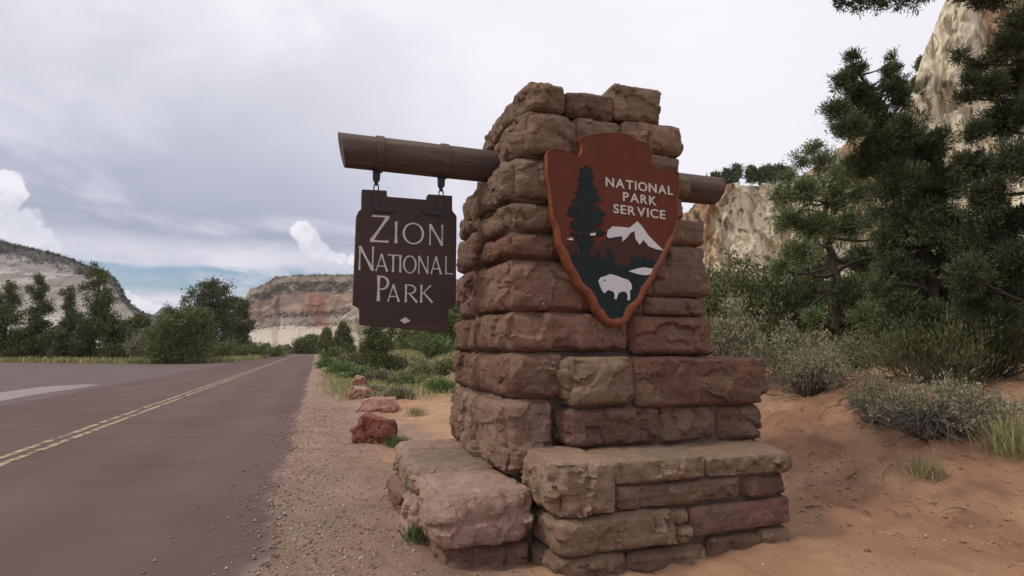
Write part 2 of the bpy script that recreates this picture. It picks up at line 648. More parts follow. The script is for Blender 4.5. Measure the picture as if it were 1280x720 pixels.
def facet_field(P, lo, hi, spacing, amp, slope, r_):
    nf = max(8, int(np.prod((hi - lo) / spacing + 1)))
    S = lo + (hi - lo) * r_.random((nf, 3))
    cc = r_.normal(size=nf) * amp
    g = r_.normal(size=(nf, 3)) * slope
    out = np.empty(len(P))
    for a in range(0, len(P), 2500):
        q = P[a:a + 2500]
        d = (S ** 2).sum(1)[None] - 2 * (q @ S.T)
        i = d.argmin(1)
        out[a:a + 2500] = cc[i] + ((q - S[i]) * g[i]).sum(1)
    return np.clip(out, -amp * 2.2, amp * 2.2)


# ------------------------------------------------------------------ cliffs and mesas
def cliff(name, prof, base_y, D, n=260, m=90, talus=.3, face_amp=.03, flute=1.0, back=.5, colfn=None, layer=.35, seed=0, dfun=None, asp=(1, .3), iso_w=.10):
    """prof: (px, py) skyline of the rock wall as it stands D metres away; back: how far the top runs back"""
    px_ = np.linspace(prof[0][0], prof[-1][0], n)
    py_ = np.interp(px_, [p[0] for p in prof], [p[1] for p in prof])
    t = np.linspace(0, 1, m)
    dd = np.full(n, float(D)) if dfun is None else np.array([dfun(x) for x in px_])
    top = np.array([at(x, y, d) for x, y, d in zip(px_, py_, dd)])
    bas = np.array([at(x, base_y, d) for x, d in zip(px_, dd)])
    Z0 = bas[:, 2]
    rad = top[:, :2] / np.linalg.norm(top[:, :2], axis=1)[:, None]
    dist = np.linalg.norm(top[:, :2], axis=1)
    Hh = top[:, 2] - Z0
    V, C = [], []
    # crisp joint blocks, elongated along the joints
    S0 = np.arange(n) / n * abs(prof[-1][0] - prof[0][0]) / F * D
    ZZ = Z0[:, None] + Hh[:, None] * t[None]
    SS = np.broadcast_to(S0[:, None], ZZ.shape)
    I3 = np.stack([SS, ZZ, SS * 0], -1).reshape(-1, 3)
    u_ = D * .02
    wu = fbm(I3 / (u_ * 1.2), 3, seed + 41) * u_ * .35
    Q = np.stack([(I3[:, 0] + wu) * asp[0], (I3[:, 1] + wu) * asp[1], I3[:, 0] * 0], -1)
    lo_, hi_ = Q.min(0), Q.max(0) + 1e-3
    r_ = np.random.default_rng(seed)
    BL = 1.0 * facet_field(Q, lo_, hi_, np.array([u_, u_, 1]), .45, .55 / u_, r_) + .28 * facet_field(Q, lo_, hi_, np.array([u_ * .42, u_ * .42, 1]), .45, .5 / u_, r_)
    BL = BL.reshape(ZZ.shape)
    for ti, tt in enumerate(t):
        z = Z0 + Hh * tt
        setback = -talus * Hh.max() * np.clip(.38 - tt, 0, 1) / .38 * 1.2
        s = np.arange(n) / n * abs(prof[-1][0] - prof[0][0]) / F * D
        sc_ = D * .02
        iso = np.stack([s, z, np.full(n, seed * 7.0)], -1)
        sw = s + sc_ * .9 * fbm(iso / (sc_ * 1.5), 3, seed + 21)
        zw = z + sc_ * .9 * fbm(iso / (sc_ * 1.5) + 40, 3, seed + 22)
        q = np.stack([sw, zw * .35 / flute, np.full(n, seed * 7.0)], -1)
        w = 1 - .4 * (tt < .2)
        disp = face_amp * D * (.9 * fbm(q / (sc_ * 3.2), 2, seed) + .55 * (1 - 2 * np.abs(fbm(q / (sc_ * .9), 3, seed + 5))) + .35 * (1 - 2 * np.abs(fbm(q / (sc_ * .33), 3, seed + 6))) + .22 * fbm(iso / (sc_ * .25), 3, seed + 7)) * w
        disp = disp * iso_w + face_amp * D * BL[:, ti]
        lay = face_amp * D * layer * fbm(np.stack([s * .05 / sc_, zw / (sc_ * .45), z * 0], -1), 3, seed + 9)
        r = dist + setback - disp - lay
        V.append(np.concatenate([rad * r[:, None], z[:, None]], 1))
        C.append(colfn(px_, np.full(n, tt), s, z, seed, disp / (face_amp * D)))
    for b in (.06, .25, 1.0):
        z = Z0 + Hh * (1 + .02 * b) + D * .004 * fbm(np.stack([s / 10, s * 0 + b, s * 0], -1), 2, seed)
        V.append(np.concatenate([rad * (dist + back * D * b)[:, None], z[:, None]], 1))
        C.append(colfn(px_, np.full(n, 1.0), s, z, seed, s * 0))
    V = np.stack(V, 1)
    C = np.stack(C, 1)
    mm = V.shape[1]
    idx = np.arange(n * mm).reshape(n, mm)
    q = np.stack([idx[:-1, :-1], idx[1:, :-1], idx[1:, 1:], idx[:-1, 1:]], -1).reshape(-1, 4)
    o = mk(name, V.reshape(-1, 3), q, M_CLIFF, smooth=False, col=C.reshape(-1, 3))
    tag(o, kind='structure')
    return V


def col_cream(px_, tt, s, z, seed, disp):
    iso = np.stack([s, z, s * 0], -1)
    sw = s + 1.2 * fbm(iso / 7, 3, seed + 31)
    a = np.array([.74, .64, .47])
    b = np.array([.46, .27, .145])
    g = np.array([.36, .335, .29])
    f1 = sm((fbm(np.stack([sw / 8, z / 45, s * 0], -1), 4, seed + 2) - .02) / .35)[:, None] * sm((tt - .35) / .4)[:, None]
    f2 = sm((fbm(np.stack([sw / 1.7, z / 26, s * 0 + 4], -1), 4, seed + 3) - .1) / .5)[:, None]
    c = a * (1 + .10 * fbm(iso / 1.6, 2, seed + 8))[:, None]
    c = c + (b - c) * .9 * f1
    c = c + (g - c) * .14 * f2
    # long upright seams and level partings, coloured as thin dark lines
    sv = np.abs(fbm(np.stack([sw / 4.5, z / 70, s * 0 + 2], -1), 3, seed + 51))
    sh = np.abs(fbm(np.stack([s / 30, z / 5, s * 0 + 6], -1), 3, seed + 52))
    seam = np.maximum(sm((.06 - sv) / .05), .7 * sm((.035 - sh) / .03))[:, None]
    c = c + (np.array([.22, .17, .12]) - c) * .70 * seam
    f3 = sm((fbm(np.stack([sw / 1.6, z / 2.0, s * 0 + 8], -1), 2, seed + 4) - .74) / .1)[:, None]
    return c + (np.array([.13, .12, .075]) - c) * .8 * f3


def col_left(px_, tt, s, z, seed, disp):
    a = np.array([.62, .56, .51])
    b = np.array([.54, .47, .42])
    f1 = sm(.5 + .9 * fbm(np.stack([s / 160, z / 5, s * 0], -1), 4, seed + 2))[:, None]
    c = a + (b - a) * .75 * f1
    f = sm((tt - .88 - .05 * fbm(np.stack([s / 18, z / 12, s * 0], -1), 3, seed + 5)) / .04)[:, None]
    return c + (np.array([.10, .10, .085]) - c) * .75 * f


def col_mid(px_, tt, s, z, seed, disp):
    n = fbm(np.stack([s / 30, z / 10, s * 0], -1), 4, seed + 2)
    pale = np.array([.58, .50, .41])
    pink = np.array([.50, .345, .265])
    tan = np.array([.47, .37, .28])
    dark = np.array([.085, .085, .06])
    red = np.array([.40, .15, .10])
    T = tt + .025 * n
    c = np.where((T < .51)[:, None], pale, np.where((T < .80)[:, None], pink, tan))
    band = ((T > .775) & (T < .91)) | ((T > .49) & (T < .55))
    c = c + (dark - c) * (.7 * band * (fbm(np.stack([s / 9, z / 5, s * 0], -1), 3, seed) > -.2))[:, None]
    str_ = sm((fbm(np.stack([s / 9, z / 60, s * 0], -1), 4, seed + 6) - .1) / .5)[:, None]
    c = c + (np.array([.28, .19, .16]) - c) * .45 * str_
    r = np.exp(-((px_ - 398 - (.6 - tt) * 20) / 13) ** 2) * sm((.80 - tt) / .1) * sm((tt - .30) / .1)
    return c + (red - c) * (.75 * np.clip(r + .2 * n * r, 0, 1))[:, None]


def col_butte(px_, tt, s, z, seed, disp):
    return np.tile(np.array([.27, .18, .16]), (len(px_), 1))


vr = cliff('right_cliff', [(840, 275), (862, 262), (872, 250), (890, 238), (915, 232), (945, 229), (968, 232), (985, 226), (1010, 216), (1040, 190), (1070, 165), (1100, 150), (1125, 140),
                           (1143, 112), (1156, 62), (1168, 28), (1186, -10), (1215, -60), (1260, -120), (1330, -180), (1400, -220)],
           440, 170, n=460, m=190, talus=.22, face_amp=.020, flute=3.5, layer=.04, colfn=col_cream, seed=3)
vl = cliff('left_mesa', [(-260, 275), (-120, 288), (-30, 296), (0, 301), (30, 308), (60, 315), (90, 323), (110, 333), (135, 341), (143, 347), (150, 358), (158, 372), (168, 385), (182, 392), (200, 397), (240, 420)],
           446, 620, n=260, m=90, talus=.6, face_amp=.005, flute=.6, colfn=col_left, seed=11, asp=(.25, 1.6))
vm = cliff('middle_mesa', [(285, 432), (300, 400), (306, 372), (312, 362), (330, 356), (345, 346), (370, 344), (420, 343), (450, 343), (520, 345), (600, 352), (700, 350), (760, 380), (860, 430)],
           446, 900, n=300, m=100, talus=.7, face_amp=.005, flute=1.5, colfn=col_mid, seed=23, asp=(1.2, .8))
cliff('far_butte', [(176, 402), (190, 396), (203, 384), (212, 382), (218, 390), (232, 393), (250, 400)], 446, 2600, n=60, m=30, talus=.6, face_amp=.004, colfn=col_butte, seed=31)
cliff('rock_dome', [(412, 432), (420, 412), (428, 398), (438, 388), (446, 386), (452, 392), (462, 412), (470, 432)], 434, 420, n=60, m=40, talus=.3, face_amp=.004, back=.05, colfn=lambda p, t, s, z, sd_, d: np.tile(np.array([.50, .42, .33]), (len(p), 1)), seed=33)


# ------------------------------------------------------------------ foliage
def leaf_quads(Pb, Dr, Ln, Wd):
    """diamond leaves: base points, directions, lengths, widths -> verts (4n,3)"""
    n = len(Pb)
    r = rng.normal(size=(n, 3))
    S = np.cross(Dr, r)
    S /= np.linalg.norm(S, axis=1)[:, None] + 1e-9
    mid = Pb + Dr * (Ln * .55)[:, None]
    V = np.stack([Pb, mid + S * (Wd / 2)[:, None], Pb + Dr * Ln[:, None], mid - S * (Wd / 2)[:, None]], 1)
    return V.reshape(-1, 3)


def unit(v):
    return v / (np.linalg.norm(v, axis=-1, keepdims=True) + 1e-9)


def tufts(P, out, k, ln, wd, pal, spread=.8, upb=.35, jit=.6):
    """k leaves round each tuft point; pal = (n,3) palette of leaf colours"""
    n = len(P)
    tone = rng.random(n)
    ci = pal[rng.integers(0, len(pal), n)] * (.75 + .5 * tone)[:, None]
    Pb = np.repeat(P, k, 0) + rng.normal(size=(n * k, 3)) * ln * jit
    D = unit(np.repeat(out, k, 0) + np.array([0, 0, upb]) + rng.normal(size=(n * k, 3)) * spread)
    L = ln * (.6 + .8 * rng.random(n * k))
    W = wd * (.7 + .6 * rng.random(n * k))
    V = leaf_quads(Pb, D, L, W)
    C = np.repeat(np.repeat(ci, k, 0) * (.9 + .2 * rng.random(n * k))[:, None], 4, 0)
    return V, C


def leaf_faces(nv):
    return np.arange(nv).reshape(-1, 4)


PAL_JUN = np.array([(.085, .105, .045), (.060, .080, .038), (.110, .125, .052), (.072, .092, .048)])
PAL_DARK = np.array([(.070, .084, .040), (.056, .069, .037), (.092, .102, .048)])
PAL_PIN = np.array([(.085, .100, .056), (.066, .082, .048), (.105, .118, .066)])
PAL_OLIVE = np.array([(.15, .165, .065), (.115, .13, .055), (.19, .195, .09)])
PAL_GREEN = np.array([(.11, .16, .05), (.085, .13, .045), (.14, .18, .07)])
PAL_SAGE = .86 * np.array([(.34, .32, .20), (.27, .26, .16), (.42, .39, .26), (.22, .21, .12)])
PAL_STRAW = np.array([(.34, .28, .15), (.26, .23, .12), (.20, .20, .09)])
PAL_GRASS = np.array([(.26, .26, .11), (.38, .33, .17), (.20, .22, .085)])


def crown(clusters, dens, k, ln, wd, pal, shell=.5, spread=.8, gap=.0, upb=.35, jit=.6):
    Vs, Cs = [], []
    for (c, r) in clusters:
        r3 = np.array([r, r, r * .85]) if np.isscalar(r) else np.array(r)
        n = max(30, int(dens * r3.mean() ** 2))
        d = unit(rng.normal(size=(n, 3)))
        u = rng.random(n) ** shell
        # lumpy envelope
        lump = .72 + .42 * fbm(d * 2.3 + np.array(c) * 3.1, 3, 77)
        P = np.array(c) + d * r3 * (u * lump)[:, None]
        if gap > 0:
            keep = fbm(P / (r3.mean() * .55), 2, 55) > -gap
            P, d = P[keep], d[keep]
        V, C = tufts(P, d, k, ln, wd, pal, spread, upb, jit)
        Vs.append(V)
        Cs.append(C)
    return np.concatenate(Vs), np.concatenate(Cs)


def bend(p, q, n=6, sag=.12, wob=.05):
    p, q = np.array(p, float), np.array(q, float)
    t = np.linspace(0, 1, n)[:, None]
    Lg = np.linalg.norm(q - p)
    mid = rng.normal(size=3) * Lg * wob
    return p + (q - p) * t + np.sin(t * math.pi) * mid + np.array([0, 0, -1.0]) * Lg * sag * np.sin(t * math.pi)


def tree(name, label, base, spine, clusters, r0, dens, k, ln, wd, pal, cat='tree', group=None, gap=0.0, shell=.5, branch_f=.25, spread=.8, dead=0, bark=None, upb=.35, jit=.6):
    """base: ground point; spine: trunk points above it; clusters: (centre, radius) leaf masses each reached by a limb"""
    base = np.array(base, float)
    root = empty(name, base, label, cat, group)
    b = B()
    sp = np.array([base + np.array([0, 0, -.15])] + [np.array(p) for p in spine])
    # smooth the spine
    tt = np.linspace(0, len(sp) - 1, 4 * len(sp))
    sp2 = np.stack([np.interp(tt, np.arange(len(sp)), sp[:, i]) for i in range(3)], 1)
    sp2 += rng.normal(size=sp2.shape) * r0 * .18
    rad = r0 * (1 - .85 * np.linspace(0, 1, len(sp2)) ** .8)
    b.tube(sp2, rad, 8)
    for (c, r) in clusters:
        c = np.array(c)
        d = np.linalg.norm(sp2 - c, axis=1) + np.maximum(0, sp2[:, 2] - c[2]) * 1.2
        i = int(np.argmin(d))
        rr = max(r0 * .10, rad[i] * .55) if np.linalg.norm(sp2[i] - c) > 1e-3 else 0
        ln_ = bend(sp2[i], c, 6, .08, .08)
        b.tube(ln_, np.linspace(min(rr, rad[i] * .8), r0 * .05, 6), 6, caps=False)
        rm = r if np.isscalar(r) else np.mean(r)
        for _ in range(int(4 * branch_f * 4)):
            j = rng.integers(3, 6)
            tip = c + unit(rng.normal(size=3) + np.array([0, 0, .2])) * rm * .85
            b.tube(bend(ln_[j], tip, 4, .03, .1), np.linspace(r0 * .06, r0 * .02, 4), 4, caps=False)
    for _ in range(dead):
        i = rng.integers(1, len(sp2) // 2)
        tip = sp2[i] + unit(rng.normal(size=3) * np.array([1, 1, .3])) * np.linalg.norm(sp2[-1] - sp2[0]) * .35
        b.tube(bend(sp2[i], tip, 5, .1, .12), np.linspace(r0 * .16, r0 * .03, 5), 4, caps=False)
    b.build('trunk', bark or M_BARK, root, smooth=True)
    V, C = crown(clusters, dens, k, ln, wd, pal, shell, spread, gap, upb, jit)
    part('crown', V, leaf_faces(len(V)), M_LEAF, root, col=C)
    return root


def G(px_, D, dz=0.0):
    """ground point in the direction of a photo column, D metres deep"""
    p = at(px_, 434, D)
    return np.array([p[0], p[1], float(ground_z(p[0], p[1])) + dz])


def pc(lst, D, jd=.0):
    out = []
    for it in lst:
        x, y, r = it[:3]
        dD = it[3] if len(it) > 3 else rng.uniform(-jd, jd)
        out.append((at(x, y, D + dD), r / F * D))
    return out


def auto_clusters(base, h, w, n, shape='cone', low=.15):
    base = np.array(base)
    out = []
    for i in range(n):
        t = low + (1 - low) * (i + rng.random() * .7) / n
        env = (1 - t) ** .75 if shape == 'cone' else math.sqrt(max(0.02, 1 - ((t - .45) / .6) ** 2))
        a = rng.random() * 6.283 + i * 2.4
        rr = w * .5 * env * (.35 + .45 * rng.random())
        c = base + np.array([rr * math.cos(a), rr * math.sin(a), h * t * .96])
        out.append((c, max(w * .13, w * .33 * (env * .75 + .25))))
    return out


# big dark junipers in the right foreground
D1 = 7.6
b1 = G(1165, D1)
cl = pc([(1064, 72, 10, -.1), (1072, 88, 14, .1), (1056, 102, 20, .1), (1076, 118, 26, .2), (1048, 138, 20, 0), (1090, 140, 30, .2), (1062, 160, 26, -.1), (1116, 72, 8, .1), (1114, 88, 13, 0), (1118, 108, 20, 0), (1130, 124, 22, .2), (1104, 160, 30, .1),
         (1100, 185, 38, .1), (1134, 160, 30, -.2), (1150, 196, 38, .3), (1078, 208, 30, .3), (1120, 228, 42, 0), (1160, 240, 44, .2), (1140, 275, 40, 0), (1178, 285, 42, -.2), (1160, 320, 36, .3), (1140, 345, 26, .1), (1185, 335, 34, .1),
         (1120, 340, 30, .2), (1100, 360, 22, .1), (1130, 385, 28, 0), (1165, 400, 30, -.2), (1195, 405, 28, -.1), (1185, 225, 34, .4), (1108, 300, 26, .2), (1165, 370, 26, .2), (1120, 262, 34, .3), (1195, 375, 26, 0), (1170, 175, 22, .2)], D1)
tree('juniper_tree', 'large dark juniper with two spire tips, right of the green juniper', b1,
     [at(1168, 390, D1), at(1160, 320, D1 + .1), at(1140, 240, D1 + .1), at(1110, 160, D1 + .1), at(1078, 90, D1 + .1)],
     cl, .12, 8200, 10, .060, .0105, PAL_DARK * 1.5, shell=.6, gap=.30, branch_f=.5, spread=.55, upb=.7, jit=.42)
D1 = 6.6
b1 = G(1345, D1 + .3)
cl = pc([(1218, 165, 20, .2), (1215, 205, 30, .3), (1232, 245, 44, .1), (1225, 300, 44, .3), (1210, 345, 34, -.1), (1240, 355, 40, .2), (1275, 330, 44, 0), (1270, 270, 46, .2), (1275, 205, 44, -.1),
         (1258, 150, 36, .2), (1280, 100, 40, .3), (1238, 108, 24, .1), (1222, 82, 16, .3), (1258, 62, 26, .1), (1285, 40, 36, 0), (1204, 122, 13, .3), (1200, 70, 11, .2), (1212, 100, 12, .2), (1300, 380, 40, .3),
         (1330, 300, 60, .2), (1340, 180, 60, 0), (1330, 80, 50, .2), (1270, 22, 20, -.3), (1215, 385, 24, .2), (1255, 392, 26, -.1)], D1)
tree('juniper_tree', 'very dark juniper cut by the right edge of the picture', b1,
     [at(1335, 400, D1 + .2), at(1310, 300, D1 + .2), at(1290, 200, D1 + .1), at(1284, 90, D1 + .1), at(1290, 0, D1 + .1)],
     cl, .12, 9000, 10, .056, .0098, PAL_DARK * 1.1, shell=.6, gap=.34, branch_f=.5, spread=.55, upb=.5, jit=.42)
# low limb of a tree that hangs in at the top edge
cl = pc([(1052, 3, 9), (1075, 4, 12), (1098, 6, 12), (1120, 3, 12), (1142, 3, 12), (1160, -12, 14), (1100, -22, 26), (1140, -40, 30), (1060, -26, 22), (1190, -60, 50), (1230, -40, 40), (1240, -90, 50), (1300, -70, 60), (1205, -5, 12), (1228, 0, 14), (1250, -2, 16)], 5.2, .15)
b2 = G(1420, 5.8)
tree('juniper_tree', 'dark juniper limb hanging into the picture at the top edge, right of centre', b2,
     [at(1415, 300, 5.8), at(1390, 60, 5.7), at(1340, -60, 5.5), at(1240, -70, 5.3), at(1150, -35, 5.2), at(1070, -8, 5.2)], cl, .12, 8000, 10, .05, .009, PAL_DARK, shell=.55, gap=.35, spread=.55, upb=.2, jit=.42)
# middle juniper
D2 = 11.5
b3 = G(1043, D2)
cl = pc([(1018, 186, 15), (1000, 200, 18), (1030, 205, 22), (985, 222, 14), (1052, 222, 26), (975, 245, 16), (1005, 240, 28), (1040, 250, 30), (1078, 240, 26), (985, 275, 26), (1022, 285, 34), (1062, 282, 32), (1098, 275, 30),
         (1000, 318, 28), (1040, 325, 34), (1080, 325, 34), (1115, 318, 28), (1128, 290, 20), (975, 335, 18), (1012, 360, 28), (1062, 365, 30), (1100, 360, 32), (1130, 355, 24), (990, 385, 22), (1085, 395, 26), (1120, 392, 24), (1018, 398, 18)], D2, .9)
tree('juniper_tree', 'green juniper with open branches in front of the pale cliff, right of the monument', b3,
     [at(1044, 400, D2), at(1047, 360, D2), at(1040, 310, D2 + .1), at(1030, 250, D2), at(1020, 195, D2)], cl, .16, 2300, 9, .085, .017, 1.9 * np.concatenate([PAL_JUN, PAL_OLIVE[:1] * .8, PAL_JUN]), shell=.55, gap=.26, dead=9, branch_f=.5, spread=.55, upb=.6, jit=.45)

# left row of trees beyond the side road, and trees along the far road
def far_tree(label, x, ytop, ybase, wpx, D, shape, n, pal, dens=1.0, gap=.1, extra=None, name='juniper_tree', group='trees along the far side of the road'):
    D = max(D, (1050 / (ybase - 434) + 3) if x < 380 else 0)
    p = G(x, D)
    h = (ybase - ytop) / F * D
    w = wpx / F * D
    p[2] = at(x, ybase, D)[2]
    p[2] = min(p[2], ground_z(p[0], p[1]) + .05)
    cl = auto_clusters(p, h, w, n, shape, .10)
    if extra:
        cl += pc(extra, D)
    if shape == 'cone':
        for k in range(9):
            a_ = k * .7 + rng.random()
            cl.append((p + np.array([math.cos(a_) * w * .33, math.sin(a_) * w * .33, h * rng.uniform(.06, .38)]), w * rng.uniform(.16, .24)))
    ln = .0040 * D
    pal = pal * np.array([1.70, 1.52, 1.35])
    d = dens * 640 / (w * w) * 4.0
    tree(name, label, p, [p + np.array([rng.normal() * w * .03, 0, h * t]) for t in (.3, .6, .97)], cl, .028 * h, d, 8, ln, ln * .36, pal, group=group, gap=gap, shell=.55)


far_tree('tallest juniper left of the road, with a thin spire at its top', 117, 332, 452, 74, 50, 'cone', 26, PAL_JUN, 1.3, .15, [(117, 332, 5), (117, 342, 8), (129, 347, 5), (104, 360, 10), (135, 365, 9), (95, 400, 16), (145, 405, 16)])
far_tree('juniper at the left edge of the picture with a leaning bare trunk', 6, 347, 452, 66, 48, 'cone', 20, PAL_JUN, 1.1, .2, [(-8, 372, 12), (10, 362, 9), (22, 400, 14)])
far_tree('slim juniper with a pointed top, second from the left edge', 45, 342, 452, 42, 50, 'cone', 20, PAL_JUN, 1.1, .2, [(46, 346, 5), (38, 362, 6), (28, 420, 14), (60, 425, 16)])
far_tree('narrow ragged juniper just left of the tallest one', 82, 356, 453, 34, 51, 'cone', 16, PAL_PIN, 1.0, .25, [(80, 366, 5), (72, 420, 16), (90, 430, 16)])
far_tree('round dark bushy juniper beside the bend of the side road', 228, 388, 455, 80, 46, 'round', 24, PAL_DARK * 1.3, 1.6, -.2)
far_tree('tall open pinyon with dark twiggy crown behind the round bush', 262, 352, 449, 80, 55, 'round', 22, PAL_PIN * .8, .8, -.05, [(240, 366, 9), (254, 357, 7), (268, 354, 7), (232, 376, 8), (285, 382, 9)], 'pinyon_tree')
far_tree('short open pinyon standing right of the tall pinyon', 297, 372, 446, 34, 58, 'round', 16, PAL_PIN * .8, .9, .1, [(294, 376, 5), (304, 386, 6)], 'pinyon_tree')
far_tree('dark juniper in front of the end of the left mesa', 166, 394, 446, 40, 75, 'round', 14, PAL_DARK * 1.3, 1.2, 0)
far_tree('low juniper between tallest juniper and dark bush', 190, 410, 452, 30, 60, 'round', 12, PAL_JUN, 1.1, 0)
far_tree('pointed pair-topped juniper left of the road end', 333, 408, 437, 24, 105, 'cone', 14, PAL_DARK * 1.3, 1.4, -.2)
far_tree('rounded juniper nearest the road end on its left', 356, 412, 437, 26, 110, 'round', 14, PAL_DARK * 1.3, 1.4, -.2)
far_tree('lowest juniper closing the end of the road', 384, 417, 441, 34, 165, 'round', 16, PAL_DARK * 1.4, 1.5, -.2)
far_tree('small pointed juniper right of the road end', 408, 408, 440, 18, 140, 'cone', 12, PAL_DARK * 1.4, 1.4, -.2)
far_tree('dark juniper below the pale rock dome, left of the hanging sign', 428, 396, 442, 36, 62, 'cone', 16, PAL_DARK * 1.3, 1.2, 0)
far_tree('dark leafy juniper under the lower left corner of the sign', 474, 402, 466, 50, 32, 'round', 18, PAL_JUN, .9, .25)
far_tree('green juniper between the sign and the stone pillar', 566, 380, 452, 54, 40, 'round', 18, PAL_JUN, 1.2, 0)
far_tree('wide low juniper under the middle of the sign', 520, 404, 446, 60, 66, 'round', 16, PAL_JUN * 1.1, 1.0, .15)

# little trees along the top of the right cliff
for i, (x, y, hpx, w) in enumerate([(884, 233, 9, 10), (896, 229, 12, 13), (908, 228, 15, 13), (923, 227, 20, 20), (940, 226, 17, 16), (953, 226, 16, 16), (966, 228, 22, 22), (980, 226, 18, 18), (1146, 112, 16, 10), (1152, 84, 12, 9)]):
    D = 172
    b = at(x, y + 5, D)
    h, w_ = (hpx + 5) / F * D, w / F * D
    lab = ['leftmost tiny tree on the cliff top behind the beam end', 'tiny tree on the cliff top just right of the leftmost one', 'tree on the cliff top standing third from its left end', 'tallest round tree on the cliff top right of the beam end',
           'tree on the cliff top right of its tallest tree', 'tree on the cliff top left of the juniper crown', 'bushy tree on the cliff top at the edge of the juniper crown', 'cliff top tree half hidden by the juniper crown',
           'tiny bush on the steep upper edge of the high cliff', 'topmost tiny bush on the steep edge of the high cliff'][i]
    tree('cliff_tree', lab, b, [b + np.array([0, 0, h * .4]), b + np.array([.2, 0, h * .9])], auto_clusters(b, h, w_, 9, 'round', .2), .12, 14, 7, .7, .32, PAL_DARK * 1.4, group='trees on the cliff top', branch_f=.1)

# woodland on the mesas, one mass each
def woodland(name, P, size, label):
    V, C = [], []
    for _ in range(1):
        d = unit(rng.normal(size=(len(P), 3)))
        v, c_ = tufts(P, d, 9, size, size * .6, PAL_DARK * .8, 1.2, .2, .5)
    o = mk(name, v, leaf_faces(len(v)), M_LEAF, col=c_)
    tag(o, label, 'woodland', kind='stuff')


def sample_wall(Vw, n, t0, t1, c0=0.0, c1=1.0):
    cn, rn = Vw.shape[:2]
    i = (rng.uniform(c0, c1, n) * (cn - 1)).astype(int)
    j = np.clip((rng.uniform(t0, t1, n) * (rn - 4)).astype(int), 0, rn - 1)
    return Vw[i, j] + rng.normal(size=(n, 3)) * .4


w1 = np.concatenate([sample_wall(vl, 1100, .985, 1.02, 0, .93), sample_wall(vl, 500, .86, .97, .2, .85)])
woodland('mesa_woodland', w1, 1.3, 'dark band of trees covering the top of the left mesa')
w2 = np.concatenate([sample_wall(vm, 1500, .80, .92), sample_wall(vm, 600, .99, 1.02, .05), sample_wall(vm, 900, .49, .56), sample_wall(vm, 500, .34, .42)])
woodland('mesa_woodland', w2, 1.5, 'dark bands of trees on the ledges of the middle mesa')


# ------------------------------------------------------------------ the stone monument
def stone_mesh(lo, hi, res, r, bulge, amp, seed, flat_top=False, strata=0.0, free='lr'):
    lo, hi = np.array(lo, float), np.array(hi, float)
    h = (hi - lo) / 2
    ctr = (hi + lo) / 2
    n = np.maximum(3, np.round((hi - lo) / res).astype(int))
    r_ = np.random.default_rng(seed)
    I, J, K = np.meshgrid(*[np.arange(k + 1) for k in n], indexing='ij')
    surf = (I == 0) | (I == n[0]) | (J == 0) | (J == n[1]) | (K == 0) | (K == n[2])
    ids = -np.ones(surf.shape, np.int64)
    ids[surf] = np.arange(surf.sum())
    lat = np.stack([I[surf], J[surf], K[surf]], -1) / n * 2 - 1
    # uneven lattice, so that broken edges do not run in steps
    jit = r_.uniform(-.42, .42, lat.shape) * (2.0 / n) * (np.abs(lat) < .999) * np.clip((1 - np.abs(lat)) * n / 2 - .5, 0, 1)
    lat = lat + jit
    p = lat * h
    r = min(r, h.min() * .8)
    inner = np.clip(p, -(h - r), h - r)
    d = p - inner
    ln = np.linalg.norm(d, axis=1, keepdims=True)
    nn = d / (ln + 1e-9)
    p = inner + nn * r
    q4 = 1 - np.abs(lat) ** 4
    bl = nn[:, 0] ** 2 * q4[:, 1] * q4[:, 2] + nn[:, 1] ** 2 * q4[:, 0] * q4[:, 2] + nn[:, 2] ** 2 * q4[:, 0] * q4[:, 1] * .25
    W = p + ctr
    # distance of the point from the nearest arris of its stone
    gp = np.clip(h - np.abs(p), 0, None)
    ev = np.exp(-np.maximum(gp[:, 0], gp[:, 1]) / .08)
    eh = np.exp(-np.maximum(np.minimum(gp[:, 0], gp[:, 1]), gp[:, 2]) / .05)
    edge_ = np.clip(.9 * ev + .35 * eh, 0, 1)
    wq = p + .03 * np.stack([fbm(W * 6 + 10 * k, 3, seed + k) for k in range(3)], -1)
    broad = facet_field(wq, -h, h, np.array([.36, .36, .22]), .009, .09, r_)
    chip = facet_field(wq, -h, h, np.array([.20, .20, .13]), .012, .17, r_)
    small = facet_field(wq, -h, h, np.array([.08, .08, .06]), .0035, .12, r_)
    disp = broad + chip * (.50 + .9 * edge_) + small * (.7 + .8 * edge_)
    disp = disp + .0045 * fbm(W * 14, 3, seed + 12) + .005 * fbm(W * 3, 2, seed + 11)
    # the beds and joints are dressed straight; only free arrises are broken
    jd = np.minimum(gp[:, 2], h[1] - p[:, 1])
    jd = np.minimum(jd, np.where(p[:, 0] > 0, 9.0 if 'r' in free else gp[:, 0], 9.0 if 'l' in free else gp[:, 0]))
    disp = disp * (.18 + .82 * sm(jd / .05))
    disp = disp + strata * fbm(np.stack([W[:, 0] * 1.5, W[:, 1] * 1.5, W[:, 2] * 26], -1), 3, seed + 15)
    a = np.full(len(p), amp)
    if flat_top:
        a = np.where(nn[:, 2] > .6, amp * .30, a)
        disp = np.where(nn[:, 2] > .6, np.clip(broad + small + .004 * fbm(W * 5, 3, seed + 13), -.02, .02), disp)
        bl = np.where(nn[:, 2] > .6, 0, bl)
    p = p + nn * (bulge * bl + disp * a)[:, None]
    Fq = []
    for ax in range(3):
        for side_ in (0, n[ax]):
            sl = [slice(None)] * 3
            sl[ax] = side_
            g = ids[tuple(sl)]
            q = np.stack([g[:-1, :-1], g[1:, :-1], g[1:, 1:], g[:-1, 1:]], -1).reshape(-1, 4)
            flip = (side_ == 0) != (ax == 1)
            Fq.append(q[:, ::-1] if flip else q)
    return p + ctr, np.concatenate(Fq)


